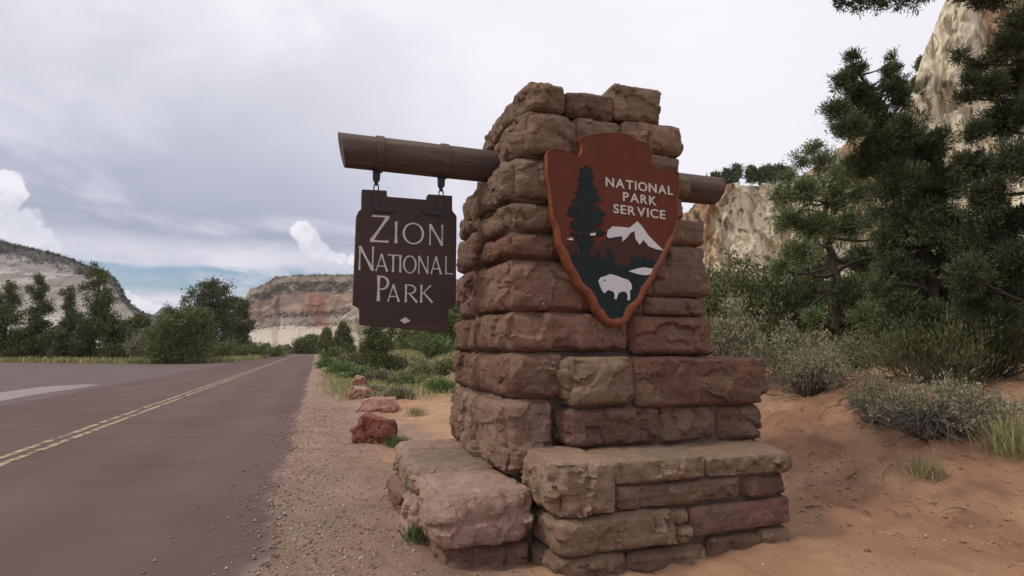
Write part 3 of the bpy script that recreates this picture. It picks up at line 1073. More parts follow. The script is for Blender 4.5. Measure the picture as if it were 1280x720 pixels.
RED = (.172, .090, .063)
PINK = (.205, .116, .085)
TAN = (.196, .126, .086)
BROWN = (.165, .101, .072)
PLUM = (.152, .084, .064)
OLIVE = (.183, .123, .083)
PALE_PINK = (.315, .205, .162)
PALE_TAN = (.270, .190, .138)
mon = empty('stone_monument', (2.4, 4.9, 0), 'tapering pillar of rough red sandstone blocks with stepped ledges, beside the road', 'monument')
_sd = [100]


def stone(x0, x1, y0, y1, z0, z1, col, r=.035, bulge=.03, amp=1.0, res=.018, flat_top=False, shear=None, strata=0.0, slope_z=0.0, bot=0.0, free=None):
    _sd[0] += 1
    V, Fq = stone_mesh((x0 + .004, y0, z0 + .004), (x1 - .004, y1, z1 - .004), res, r, bulge, amp, _sd[0], flat_top, strata, free if free is not None else (('l' if x0 in (1.39, 1.40, 1.41, 1.42, 1.43, 1.44, 1.55, 1.60, 1.52, 1.54, 1.50, .80, .76, .74, .85, 1.85) else '') + ('r' if x1 > 3.1 or x1 == 1.44 else '')))
    if shear:           # the back of the stone stands further left/right than its front
        V[:, 0] += shear * (V[:, 1] - y0) * sm((V[:, 0] - (x0 + x1) / 2) / ((x1 - x0) / 2) + .5)
    if slope_z or bot:  # coursing that is not quite level
        t = (V[:, 0] - x0) / (x1 - x0)
        V[:, 2] += slope_z * t * (V[:, 2] - z0) / (z1 - z0) + bot * t * (z1 - V[:, 2]) / (z1 - z0)
    c = np.array(col) * np.random.default_rng(_sd[0]).uniform(.9, 1.1)
    c = c[None] * (1 + .15 * fbm(V * 2.0, 2, _sd[0]))[:, None]
    o = part('stone', V, Fq, M_STONE, mon, smooth=True, col=c)
    o.data.set_sharp_from_angle(angle=math.radians(24))
    return o


YP = 4.2
# ---- pillar: corner stones at the left front arris (long on the side), then the front ones
stone(1.39, 1.80, YP, 5.50, .50, 1.10, (.225, .143, .104), r=.08, bulge=.07)
stone(1.42, 1.92, YP + .06, 4.8, .53, 1.08, BROWN, bulge=.01)
stone(1.40, 1.88, YP - .03, 5.42, 1.09, 1.46, PINK, r=.07, bulge=.05)
stone(1.40, 2.50, YP - .02, 5.35, 1.46, 1.785, PINK, r=.07, bulge=.05)
stone(2.51, 3.36, YP - .03, 5.0, 1.425, 1.77, RED, r=.05, bulge=.03)
stone(1.41, 2.20, YP, 5.30, 1.785, 2.215, PINK, r=.07, bulge=.05)
stone(2.21, 2.66, YP, 4.8, 1.785, 1.94, RED, bulge=.02)
stone(2.67, 3.34, YP, 5.1, 1.775, 1.94, BROWN, bulge=.02)
stone(2.21, 2.64, YP, 4.8, 1.945, 2.21, RED, bulge=.02)
stone(2.65, 3.35, YP - .01, 5.1, 1.945, 2.41, BROWN, r=.05, bulge=.035)
stone(1.41, 2.02, YP - .01, 5.00, 2.215, 2.435, RED, r=.07, bulge=.045)
stone(2.03, 2.64, YP + .02, 4.8, 2.215, 2.42, BROWN, bulge=.02)
stone(1.42, 2.06, YP, 5.05, 2.435, 2.685, TAN, r=.07, bulge=.045)
stone(2.07, 2.78, YP + .02, 4.8, 2.425, 2.66, BROWN, bulge=.02)
stone(2.79, 3.33, YP, 5.0, 2.415, 2.66, BROWN, r=.045, bulge=.03)
stone(1.44, 1.90, YP - .01, 4.62, 2.685, 3.06, OLIVE, r=.075, bulge=.06)
stone(1.91, 2.88, YP + .03, 4.7, 2.67, 2.86, TAN, bulge=.02)
stone(2.89, 3.13, YP + .02, 4.75, 2.665, 2.86, TAN, bulge=.025)
stone(1.91, 2.68, YP + .03, 4.7, 2.865, 3.06, TAN, bulge=.02)
stone(2.69, 3.14, YP + .02, 4.76, 2.865, 3.07, OLIVE, bulge=.025)
stone(1.55, 2.03, YP - .01, 4.72, 3.06, 3.485, TAN, r=.08, bulge=.06, slope_z=.0)
stone(2.02, 2.50, YP + .04, 4.75, 3.06, 3.24, TAN, bulge=.02)
stone(2.04, 2.49, YP + .03, 4.8, 3.245, 3.49, OLIVE, bulge=.03, slope_z=.01)
stone(2.50, 3.14, YP + .01, 5.05, 3.25, 3.53, TAN, r=.05, bulge=.03, slope_z=.01)
stone(2.51, 3.13, YP + .03, 4.76, 3.075, 3.245, OLIVE, bulge=.02)
# cap
stone(1.60, 1.94, YP, 5.52, 3.485, 3.735, TAN, r=.04, bulge=.03, amp=1.1, flat_top=True)
stone(1.95, 2.43, YP + .03, 5.5, 3.49, 3.715, BROWN, r=.035, bulge=.02, amp=1.1, flat_top=True, slope_z=.02)
stone(2.42, 2.92, YP + .02, 5.2, 3.52, 3.865, TAN, r=.04, bulge=.02, amp=1.1, flat_top=True, free='r')
# ---- left side of the pillar, behind the corner stones
stone(1.41, 2.0, 5.52, 6.05, .50, 1.09, TAN, r=.07, bulge=.04)
stone(1.42, 2.0, 5.44, 6.00, 1.095, 1.46, RED, r=.06, bulge=.04)
stone(1.42, 2.0, 5.37, 5.95, 1.46, 1.785, BROWN, r=.06, bulge=.04)
stone(1.42, 2.0, 5.32, 5.90, 1.785, 2.26, PINK, r=.06, bulge=.04)
stone(1.42, 2.0, 5.05, 5.86, 2.265, 2.62, BROWN, r=.07, bulge=.05)
stone(1.43, 2.0, 5.08, 5.84, 2.625, 2.84, TAN, r=.06, bulge=.04)
stone(1.44, 2.0, 4.63, 5.80, 2.72, 3.06, OLIVE, r=.08, bulge=.06)
stone(1.60, 2.1, 5.13, 5.75, 3.07, 3.48, TAN, r=.06, bulge=.03)
stone(1.58, 2.1, 4.73, 5.12, 3.36, 3.485, TAN, r=.05, bulge=.02)
# ---- right side and back of the pillar
for (z0, z1, xr) in [(1.43, 1.77, 3.34), (1.78, 2.2, 3.33), (2.21, 2.66, 3.31), (2.67, 3.05, 3.12)]:
    stone(2.7, xr, 5.12, 5.95, z0, z1, BROWN if z0 < 2 else TAN, res=.035)
    stone(1.98, 2.69, 5.3, 5.93, z0, z1, PINK, res=.04)
stone(2.5, 3.1, 5.10, 5.85, 3.36, 3.52, TAN, res=.035)
stone(2.1, 2.9, 5.3, 5.8, 3.49, 3.70, TAN, res=.035)
# ---- upper ledge block
YU = 4.0
stone(1.85, 2.435, YU, 4.5, 1.035, 1.425, OLIVE, r=.06, bulge=.05, flat_top=True)
stone(2.445, 3.755, YU - .01, 4.7, 1.005, 1.425, RED, r=.045, bulge=.03, amp=1.1, flat_top=True, slope_z=-.015)
stone(1.85, 2.66, YU + .01, 4.5, .72, 1.025, PLUM, r=.05, bulge=.03)
stone(2.67, 3.24, YU + .03, 4.5, .71, 1.015, BROWN, r=.05, bulge=.03)
stone(3.25, 3.72, YU + .02, 4.7, .705, 1.0, BROWN, r=.045, bulge=.03)
# ---- lower ledge (seat) at the front
YB = 3.5
stone(1.52, 1.965, YB, 4.16, .375, .735, (.225, .150, .105), r=.05, bulge=.05, amp=1.25, flat_top=True)
stone(1.975, 2.72, YB + .02, 4.16, .545, .715, (.225, .155, .105), r=.03, bulge=.02, flat_top=True)
stone(2.73, 3.47, YB + .02, 4.16, .535, .700, (.220, .150, .102), r=.03, bulge=.02, flat_top=True, shear=.40)
stone(1.975, 3.03, YB + .02, 4.1, .365, .54, BROWN, r=.035, bulge=.015, strata=.006, bot=.01)
stone(3.04, 3.46, YB + .03, 4.1, .37, .53, PLUM, r=.04, bulge=.02, shear=.35)
stone(1.54, 2.44, YB - .02, 4.1, .12, .37, OLIVE, r=.045, bulge=.02, bot=.01)
stone(2.555, 3.47, YB, 4.1, .14, .36, PLUM, r=.03, bulge=.01, amp=.5, shear=.35, bot=.02)
stone(2.42, 2.55, YB, 4.0, .25, .36, TAN, r=.03, bulge=.01)
stone(2.42, 2.56, YB - .01, 4.0, .10, .245, TAN, r=.05, bulge=.02)
stone(1.50, 2.02, YB - .03, 4.05, -.14, .125, TAN, r=.05, bulge=.02)
stone(2.03, 2.70, YB - .01, 4.05, -.14, .105, BROWN, r=.05, bulge=.02)
stone(2.71, 3.15, YB - .01, 4.05, -.12, .13, BROWN, r=.05, bulge=.015)
stone(3.16, 3.46, YB - .01, 4.05, -.10, .14, TAN, r=.04, bulge=.02, shear=.3)
# ---- low ledge on the left
stone(.80, 1.44, 3.78, 4.52, .15, .525, PALE_PINK, r=.06, bulge=.05, flat_top=True, strata=.006)
stone(.76, 1.44, 4.54, 5.45, .30, .545, PALE_TAN, r=.055, bulge=.03, flat_top=True)
stone(.80, 1.44, 5.46, 6.0, .25, .54, PALE_PINK, r=.055, bulge=.03, flat_top=True)
stone(.85, 1.46, 3.84, 4.5, -.15, .145, PLUM, r=.06, bulge=.02)
stone(.76, 1.4, 4.56, 5.1, -.12, .295, PALE_PINK, r=.07, bulge=.04)
stone(.74, 1.4, 5.12, 5.95, -.12, .245, PINK, r=.07, bulge=.04)
cb = B()
cb.box((1.47, YP + .05, -.2), (3.24, 5.78, 2.62))
cb.box((1.50, YP + .075, 2.60), (3.03, 5.74, 3.04))
cb.box((1.66, YP + .08, 3.02), (3.02, 5.62, 3.46))
cb.box((1.75, YP + .12, 3.44), (2.85, 5.40, 3.62))
cb.box((1.58, YB + .06, -.2), (3.40, YP + .2, .64))
cb.box((1.92, YU + .06, .5), (3.66, YP + .2, 1.36))
cb.box((.88, 3.90, -.2), (1.5, 5.9, .44))
cb.build('mortar_core', M_MORTAR, mon)

# ------------------------------------------------------------------ log beam
BY, BZ, BR = 4.95, 3.205, .15
beam = empty('log_beam', (2.1, BY, BZ), 'brown round log with a slanted end, running through the pillar and carrying the sign', 'beam')
nxs, nth = 90, 40
V = []
for i in range(nxs + 1):
    for k in range(nth):
        a = 2 * math.pi * k / nth
        xl, xr = .105 + (1 - math.sin(a)) * .035, 4.13 - (1 - math.sin(a)) * .04
        x = xl + (xr - xl) * i / nxs
        V.append((x, a, 0))
V = np.array(V)
a = V[:, 1]
rad = BR * (1 + .02 * fbm(np.stack([V[:, 0] * .8, np.cos(a) * 2, np.sin(a) * 2], -1), 3, 4)) + .004 * fbm(np.stack([V[:, 0] * 1.2, np.cos(a) * 14, np.sin(a) * 14], -1), 3, 5)
V = np.stack([V[:, 0], BY + rad * np.cos(a), BZ + rad * np.sin(a)], -1)
idx = np.arange((nxs + 1) * nth).reshape(nxs + 1, nth)
q = np.stack([idx[:-1], np.roll(idx[:-1], -1, 1), np.roll(idx[1:], -1, 1), idx[1:]], -1).reshape(-1, 4)
fl = [tuple(r) for r in q] + [tuple(idx[0][::-1]), tuple(idx[-1])]
lg = part('log', V, fl, M_WOOD, beam, smooth=True)
for p_ in lg.data.polygons:
    if len(p_.vertices) > 4:
        p_.use_smooth = False


def ring(x0, x1, r0, r1, n=36):
    b = B()
    V, Fc = [], []
    for k in range(n):
        a = 2 * math.pi * k / n
        cy, sz = math.cos(a), math.sin(a)
        for (x, r) in ((x0, r0), (x0, r1), (x1, r1), (x1, r0)):
            V.append((x, BY + r * cy, BZ + r * sz))
    for k in range(n):
        k2 = (k + 1) % n
        for j in range(4):
            j2 = (j + 1) % 4
            Fc.append((k * 4 + j, k * 4 + j2, k2 * 4 + j2, k2 * 4 + j))
    b.add(V, Fc)
    return b


SX = (onY(470.5, 225, BY)[0], onY(551.5, 230, BY)[0])
links = []
for sx in SX:
    ring(sx - .014, sx + .052, BR - .01, BR + .011).build('iron_strap', M_IRON if False else M_WOOD, beam)
    b = B()
    b.prism([(sx - .033, BZ - BR - .002), (sx + .033, BZ - BR - .002), (sx + .030, BZ - BR - .085), (sx + .012, BZ - BR - .112), (sx - .012, BZ - BR - .112), (sx - .030, BZ - BR - .085)], BY - .018, BY + .018)
    b.tube([(sx, BY, BZ - BR - .10), (sx, BY, BZ - BR - .135)], .011, 8)
    b.build('hanger', M_IRON, beam)

# ------------------------------------------------------------------ hanging sign
FY = 4.905        # front face of the board
sign = empty('hanging_sign', (.72, 4.95, 1.65), 'dark brown wooden board reading ZION NATIONAL PARK, hanging from the log', 'sign')


def fz(x, y, Y=None):
    q = onY(x, y, FY if Y is None else Y)
    return (q[0], q[2])


out = [(452.5, 236.5), (483.5, 238), (484, 245.5), (534.5, 249.5), (535, 242.5), (565.5, 244.5), (565.5, 263), (571, 270), (570, 380), (566.5, 384.5), (560, 387), (560, 415.5), (449.5, 406), (449.5, 385), (441, 380.5), (445.5, 270), (448, 264), (452, 261)]
b = B()
b.prism([fz(x, y) for x, y in out], FY, FY + .09)
bd = b.build('board', M_BOARD, sign)
bv = bd.modifiers.new('bevel', 'BEVEL')
bv.width = .006
bv.segments = 2
for k, (sx, s) in enumerate(((0, 1), (1, -1))):
    b = B()
    pl = [(466, 242), (474, 242.5), (474, 258), (494, 259.5), (494.5, 264), (491, 266), (468, 264), (465, 260)] if k == 0 else [(547, 248), (555, 248.5), (554, 268), (552, 270), (530, 267.5), (527, 264.5), (529, 261.5), (546, 262.5)]
    b.prism([fz(x, y) for x, y in pl], FY - .012, FY)
    b.build('corner_bracket', M_IRON, sign)
    # oval chain link
    x = SX[k]
    zt, zb = BZ - BR - .115, fz(470, 238)[1] - .02 if k == 0 else fz(551, 243.5)[1] - .02
    pts = []
    for a in np.linspace(0, 2 * math.pi, 21):
        pts.append((x + .020 * math.cos(a), BY, (zt + zb) / 2 + ((zt - zb) / 2 + .004) * math.sin(a)))
    b = B()
    b.tube(pts, .006, 6, caps=False)
    b.build('link', M_IRON, sign, smooth=True)


def ribbon(b, pts, wid, y0, y1):
    """flat stroke with changing width, extruded from y1 to y0"""
    pts = np.asarray(pts, float)
    wid = np.broadcast_to(wid, (len(pts),))
    T = np.gradient(pts, axis=0)
    T /= np.linalg.norm(T, axis=1)[:, None] + 1e-9
    Nn = np.stack([-T[:, 1], T[:, 0]], -1)
    Lp, Rp = pts + Nn * wid[:, None] / 2, pts - Nn * wid[:, None] / 2
    n = len(pts)
    V = [(x, y0, z) for x, z in Lp] + [(x, y0, z) for x, z in Rp] + [(x, y1, z) for x, z in Lp] + [(x, y1, z) for x, z in Rp]
    Fc = []
    for i in range(n - 1):
        Fc += [(i, n + i, n + i + 1, i + 1), (i, i + 1, 2 * n + i + 1, 2 * n + i), (n + i + 1, n + i, 3 * n + i, 3 * n + i + 1)]
    Fc += [(0, 2 * n, 3 * n, n), (n - 1, 2 * n - 1, 4 * n - 1, 3 * n - 1)]
    b.add(V, Fc)


def stroke(p, q, w0, wm, w1, n=7):
    t = np.linspace(0, 1, n)
    p, q = np.array(p), np.array(q)
    pts = p + (q - p) * t[:, None]
    w = np.interp(t, [0, .25, .5, .75, 1], [w0, (w0 + 2 * wm) / 3, wm, (w1 + 2 * wm) / 3, w1])
    return pts, w


def arc(cx, cy, rx, ry, a0, a1, wthin, wthick, n=28):
    a = np.radians(np.linspace(a0, a1, n))
    pts = np.stack([cx + rx * np.cos(a), cy + ry * np.sin(a)], -1)
    return pts, wthin + (wthick - wthin) * np.cos(a) ** 2


TK, TN = .098, .060     # thick and thin strokes, per cap height


def glyph(ch, w):
    """flared letters in a box w wide and 1 high"""
    fl = lambda p, q, t: stroke(p, q, t * 1.35, t * .85, t * 1.35)
    if ch == 'Z':
        return [fl((.06, .96), (w, .97), TN), fl((w - .05, .95), (.05, .05), TK), fl((0, .035), (w * .98, .04), TN * 1.15)]
    if ch == 'I':
        return [fl((w / 2, 1), (w / 2, 0), TK * 1.05)]
    if ch == 'O':
        return [arc(w / 2, .5, w / 2 - TK / 2, .5 - TN / 2, 0, 360, TN, TK, 44)]
    if ch == 'N':
        return [fl((.05, 0), (.05, 1), TN), fl((.04, .99), (w - .04, .01), TK), fl((w - .05, 1), (w - .05, 0), TN)]
    if ch == 'A':
        return [fl((.05, 0), (w * .47, .99), TN), fl((w * .45, .99), (w - .06, 0), TK), stroke((w * .22, .30), (w * .78, .30), TN, TN, TN)]
    if ch == 'T':
        return [fl((0, .96), (w, .96), TN), fl((w / 2, .94), (w / 2, 0), TK)]
    if ch == 'L':
        return [fl((.07, 1), (.07, 0), TN * 1.1), fl((.04, .04), (w, .035), TN)]
    if ch == 'P':
        r = .25
        return [fl((.08, 1), (.08, 0), TK), arc(w * .36, 1 - r - .03, w * .64 - TK / 2, r, 92, -92, TN, TK, 22), stroke((.06, .965), (w * .38, .97), TN, TN, TN), stroke((.1, .47), (w * .38, .47), TN, TN * .8, TN)]
    if ch == 'R':
        r = .24
        return [fl((.08, 1), (.08, 0), TK), arc(w * .36, 1 - r - .03, w * .54 - TK / 2, r, 92, -92, TN, TK, 22), stroke((.06, .965), (w * .38, .97), TN, TN, TN), stroke((.1, .49), (w * .38, .49), TN, TN * .8, TN), stroke((w * .36, .50), (w * .98, .01), TN, TK, TK * 1.3)]
    if ch == 'K':
        return [fl((.08, 1), (.08, 0), TK), stroke((.10, .45), (w * .86, .98), TN, TN, TN * 1.4), stroke((w * .27, .58), (w, .02), TN, TK, TK * 1.35)]
    return []


LT = [('Z', 172, 265, 197, 332), ('I', 292, 308, 229, 336), ('O', 333, 440, 234, 342), ('N', 465, 536, 243, 347),
      ('N', 112, 190, 352, 472), ('A', 196, 262, 389, 477), ('T', 258, 313, 392, 480), ('I', 315, 328, 396, 482), ('O', 335, 403, 398, 487), ('N', 410, 463, 401, 488), ('A', 471, 531, 403, 491), ('L', 543, 584, 403, 492),
      ('P', 202, 266, 499, 626), ('A', 255, 321, 541, 629), ('R', 342, 407, 543, 632), ('K', 419, 482, 545, 634)]
for (ch, x0, x1, y0, y1) in LT:
    ym = (y0 + y1) / 2
    xm = (x0 + x1) / 2
    Xl, _ = fz(x0 / 4 + 420, ym / 4 + 220)
    Xr, _ = fz(x1 / 4 + 420, ym / 4 + 220)
    Zt = fz(xm / 4 + 420, y0 / 4 + 220)[1]
    Zb = fz(xm / 4 + 420, y1 / 4 + 220)[1]
    hgt = Zt - Zb
    b = B()
    for j, (pts, wd) in enumerate(glyph(ch, (Xr - Xl) / hgt)):
        ribbon(b, np.stack([Xl + pts[:, 0] * hgt, Zb + pts[:, 1] * hgt], -1), wd * hgt, FY - .004 - .0004 * j, FY + .002)
    b.build('letter', M_CREAM, sign)
b = B()
b.prism([fz(x, y) for x, y in [(499.5, 400.5), (506.5, 396.5), (513, 401), (506, 404.5)]], FY - .004, FY + .002)
b.build('diamond_mark', M_CREAM, sign)

# ------------------------------------------------------------------ arrowhead emblem
EY = 4.06
emb = empty('arrowhead_sign', (2.4, EY, 1.7), 'brown arrowhead emblem with tree, mountain and white bison on the front of the pillar', 'sign')
ol = [(682.5, 192), (686, 187.5), (694, 184.5), (702, 185), (708, 189), (715, 194), (724, 195), (727.5, 187), (725, 179), (721, 174), (734, 169.5), (752, 166), (770, 166.5), (787, 168), (795, 174), (803, 176.5), (810, 178), (816, 190), (815, 206), (825, 212), (840, 215.5), (849, 222),
      (848.5, 240), (848, 260), (846, 280), (841, 302), (834, 316), (826, 331), (818, 346), (810, 360), (801, 376), (793, 389), (785, 402), (777, 408.5), (769, 409), (760, 405.5), (752, 399), (745, 391), (739, 378), (731, 368), (723, 359), (717, 346), (709, 333), (703, 319), (698, 305), (695, 290), (692, 276), (690, 260), (688, 246), (686, 232), (684, 215)]


def rz(lst):
    return [fz(x, y, EY) for x, y in lst]


O = np.array(rz(ol))
# finer, slightly wavy outline
n = len(O)
t = np.linspace(0, n, 260, endpoint=False)
Oc = np.concatenate([O, O[:1]])
P = np.stack([np.interp(t, np.arange(n + 1), Oc[:, i]) for i in range(2)], -1)
for _ in range(2):
    P = (np.roll(P, 1, 0) + 2 * P + np.roll(P, -1, 0)) / 4
s_ = np.arange(len(P))
T = unit(np.roll(P, -1, 0) - np.roll(P, 1, 0))
Nn = np.stack([T[:, 1], -T[:, 0]], -1)
area = np.sum(P[:, 0] * np.roll(P[:, 1], -1) - np.roll(P[:, 0], -1) * P[:, 1])
Nin = Nn if area < 0 else -Nn
wv = fbm(np.stack([P[:, 0] * 9, P[:, 1] * 9, P[:, 0] * 0], -1), 2, 12)
P = P + Nin * (.008 * wv)[:, None]
# rim widens along the lower edges and is a thin bright edge on top
low = sm((2.66 - P[:, 1]) / .5)
RW = .006 + .058 * low * (1 + .25 * wv)
RH = .18 + .82 * low
b = B()
b.prism([tuple(p) for p in P], EY, EY + .07)
b.build('field', M_EMB, emb)
pro = [(0.0, .068), (-.004, .02), (-.002, -.006), (.35, -.024), (.75, -.016), (1.0, .0015)]
RV = []
for (u, y) in pro:
    off = RW * u if u >= 0 else np.full(len(P), u)
    RV.append(np.concatenate([P[:, :1] + Nin[:, :1] * off[:, None], (EY + (y * RH if y < 0 else np.full(len(P), y)))[:, None], P[:, 1:] + Nin[:, 1:] * off[:, None]], 1))
RV = np.stack(RV, 0)
idx = np.arange(RV.shape[0] * RV.shape[1]).reshape(RV.shape[:2])
q = np.stack([idx[:-1], np.roll(idx[:-1], -1, 1), np.roll(idx[1:], -1, 1), idx[1:]], -1).reshape(-1, 4)
if area > 0:
    q = q[:, ::-1]
part('rim', RV.reshape(-1, 3), q, M_RIM, emb, smooth=True)


def z4(lst):
    return rz([(x / 4 + 660, y / 4 + 240) for x, y in lst])


def decal(name, poly, mat, d, raised=.003):
    b = B()
    b.prism(poly, EY - d, EY - d + raised)
    return b.build(name, mat, emb)


decal('mountain', z4([(178, 268), (230, 258), (300, 268), (345, 262), (395, 232), (420, 210), (470, 205), (545, 165), (600, 240), (672, 292), (690, 300), (655, 350), (600, 400), (300, 420), (215, 350)]), M_EMB2, .0035, .003)
gpoly = [(186, 300), (205, 300), (218, 322), (238, 292), (252, 318), (300, 332), (325, 335), (350, 288), (366, 335), (385, 330), (400, 272), (432, 338), (440, 362), (500, 376), (522, 330), (530, 308), (540, 335), (556, 318), (566, 340), (584, 318), (596, 345), (615, 330), (640, 346), (664, 336),
         (650, 372), (612, 440), (568, 518), (530, 580), (498, 632), (462, 648), (422, 638), (370, 590), (336, 530), (285, 462), (240, 385), (208, 335)]
decal('dark_ground', z4(gpoly), M_DARK, .005, .004)
decal('snow', z4([(392, 222), (398, 192), (422, 172), (470, 176), (505, 180), (545, 147), (568, 172), (602, 220), (640, 258), (676, 293), (640, 287), (602, 272), (576, 240), (556, 264), (536, 236), (531, 196), (512, 204), (494, 228), (470, 249), (470, 222), (440, 224), (404, 232)]), M_WHITE, .0065, .004)
decal('snow', z4([(190, 238), (216, 228), (230, 243)]), M_WHITE, .0065, .004)
decal('snow', z4([(305, 212), (320, 205), (336, 206), (332, 219), (312, 220)]), M_WHITE, .0135, .006)
decal('lake', z4([(500, 396), (540, 384), (575, 377), (622, 384), (617, 410), (590, 417), (550, 412)]), M_WHITE, .0075, .004)
decal('bison', z4([(350, 444), (362, 427), (384, 421), (408, 411), (436, 417), (470, 431), (500, 440), (514, 458), (518, 480), (513, 496), (508, 500), (509, 520), (507, 541), (494, 541), (497, 520), (490, 503), (476, 497), (452, 504), (446, 520), (441, 536), (429, 535), (432, 514), (426, 500), (402, 490), (388, 498), (384, 508), (374, 500), (364, 486), (357, 468)]), M_WHITE, .0075, .004)
b = B()
b.prism(z4([(378, 440), (384, 437), (386, 446), (380, 449)]), EY - .0085, EY - .006)
b.prism(z4([(505, 497), (516, 486), (518, 492), (511, 502)]), EY - .0085, EY - .006)
b.build('bison_mark', M_DARK, emb)['kind'] = 'stuff'
# the sequoia on the emblem: trunk and ragged boughs
b = B()
b.prism(rz([(729, 215), (733, 215), (737, 330), (725, 330)]), EY - .0075, EY - .004)
tr = np.random.default_rng(5)
j = 0
for y in np.arange(213, 306, 4.6):
    w = np.interp(y, [212, 235, 262, 285, 304], [7, 13, 22, 25, 17])
    for s in (-1, 1):
        ww = w * tr.uniform(.45, 1.15)
        yy = y + tr.uniform(-2.5, 2.5)
        th = tr.uniform(2.4, 5.0)
        p = [(732, yy - 3.5), (732 + s * ww * .45, yy - th), (732 + s * ww * .7, yy - th + tr.uniform(-1.5, .8)), (732 + s * ww * .95, yy - 1), (732 + s * ww, yy + tr.uniform(0, 2.5)), (732 + s * ww * .8, yy + th), (732 + s * ww * .5, yy + th * .7), (732 + s * ww * .25, yy + th), (732, yy + 2)]
        b.prism(rz([(x_, y_ + (x_ - 732) * .06) for x_, y_ in p]), EY - .0078 - .0001 * j, EY - .004)
        j += 1
b.prism(rz([(727, 212), (730, 208), (736, 208), (739, 213), (737, 220), (728, 220)]), EY - .0112, EY - .004)
b.build('sequoia_tree', M_DARK, emb)
b = B()
for j in range(15):
    y = tr.uniform(232, 296)
    s = -1 if j % 2 else 1
    w = np.interp(y, [212, 235, 262, 285, 304], [7, 13, 22, 25, 17])
    x = 732 + s * tr.uniform(4, w * .7)
    l = tr.uniform(2.5, 6)
    b.prism(rz([(x, y), (x + s * l * .6, y - 1.0), (x + s * l, y + .6), (x + s * l * .5, y + 1.1)]), EY - .0132 - .0001 * j, EY - .004)
b.build('bough_gaps', M_EMB, emb)['kind'] = 'stuff'


def text_line(word, x0, x1, yl, yr, hpx, bold):
    """block capitals, each letter its own mesh; spaced to run from x0 to x1 (photo columns) on the emblem"""
    gl = []
    for ch in word:
        cu = bpy.data.curves.new('letter', 'FONT')
        cu.body = ch
        cu.size = 1
        cu.extrude = .0
        cu.offset = bold
        to = bpy.data.objects.new('letter', cu)
        COL.objects.link(to)
        dg = bpy.context.evaluated_depsgraph_get()
        me = bpy.data.meshes.new_from_object(to.evaluated_get(dg))
        V = np.array([v.co[:2] for v in me.vertices])
        Fc = [tuple(p.vertices) for p in me.polygons]
        bpy.data.objects.remove(to)
        bpy.data.meshes.remove(me)
        gl.append((V, Fc))
    ws = [g[0][:, 0].max() - g[0][:, 0].min() for g in gl]
    capH = max(g[0][:, 1].max() for g in gl if True)
    gap = .13
    total = sum(ws) + gap * (len(ws) - 1)
    Xa = fz(x0, yl, EY)
    Xb = fz(x1, yr, EY)
    kx = (Xb[0] - Xa[0]) / total
    Hh = fz(x0, yl - hpx, EY)[1] - Xa[1]
    kz = Hh / .73
    x = 0
    for (V, Fc), w in zip(gl, ws):
        u = V[:, 0] - V[:, 0].min() + x
        tt = u / total
        zz = Xa[1] + (Xb[1] - Xa[1]) * tt + V[:, 1] * kz
        xx = Xa[0] + u * kx
        nV = len(V)
        Vf = np.stack([xx, np.full(nV, EY - .006), zz], -1)
        Vb = np.stack([xx, np.full(nV, EY + .002), zz], -1)
        edges = {}
        for f_ in Fc:
            for i in range(len(f_)):
                e = (f_[i], f_[(i + 1) % len(f_)])
                edges[e] = 1
        sides = [(a_, b_, b_ + nV, a_ + nV)[::-1] for (a_, b_) in edges if (b_, a_) not in edges]
        part('letter', np.concatenate([Vf, Vb]), list(Fc) + sides, M_CREAM, emb)
        x += w + gap


text_line('NATIONAL', 757, 841, 232.5, 244, 11.5, .018)
text_line('PARK', 778.5, 820.5, 251, 257, 11.5, .018)
text_line('SERVICE', 766.5, 831.5, 266, 274, 11.5, .018)


# ------------------------------------------------------------------ boulders by the road
def boulder(label, px_, py_, wpx, hpx, dep, col, seed, amp=2.0, tilt=0.0, name='boulder'):
    d = ray(px_, py_)
    p = CAM + d * ((0.02 - H0) / d[2])
    D = float((p - CAM) @ fw)
    w, h = wpx / F * D, hpx / F * D
    gz = float(ground_z(p[0], p[1]))
    V, Fq = stone_mesh((-w / 2, -dep / 2, -h * .25), (w / 2, dep / 2, h), max(.022, w / 34), min(w, h) * .30, .02, amp, seed)
    tp = 1 - .26 * sm(V[:, 2:] / h)
    V[:, :2] *= tp
    r_ = np.random.default_rng(seed)
    V[:, 2] += tilt * V[:, 0]
    ca, sa = math.cos(-YAW), math.sin(-YAW)
    V = np.stack([V[:, 0] * ca - V[:, 1] * sa, V[:, 0] * sa + V[:, 1] * ca, V[:, 2]], -1)
    cc = np.array(col)[None] * (1 + .35 * fbm(V * 3.0, 3, seed))[:, None]
    pale = sm((fbm(V * 2.2 + 5, 3, seed + 3) + .9 * (V[:, 2] / h - .75)) / .3)[:, None]
    cc = cc + (np.array([.50, .34, .27]) - cc) * .55 * pale
    o = mk(name, V, Fq, M_ROCK, smooth=True, col=cc)
    o.data.set_sharp_from_angle(angle=math.radians(24))
    o.location = (p[0], p[1] + dep * .3, gz)
    tag(o, label, 'boulder', 'red boulders along the road shoulder')


boulder('largest red boulder on the shoulder, nearest to the monument', 472, 551, 50, 30, .5, (.165, .056, .038), 501, 1.6, -.30)
boulder('low wide red boulder with a pale edge, behind the largest one', 474, 513, 46, 15, .7, (.36, .19, .145), 502, 1.2, .04)
boulder('red boulder with pale top, second farthest along the shoulder', 452, 497, 28, 13, .6, (.29, .14, .105), 503, 1.4, -.1)
boulder('small upright red boulder, farthest along the shoulder', 451, 484, 18, 17, .5, (.20, .082, .058), 504, 1.4, -.3)
boulder('flat pinkish rock slab behind the low left ledge', 528, 560, 42, 8, .6, (.28, .16, .12), 505, 1.0)


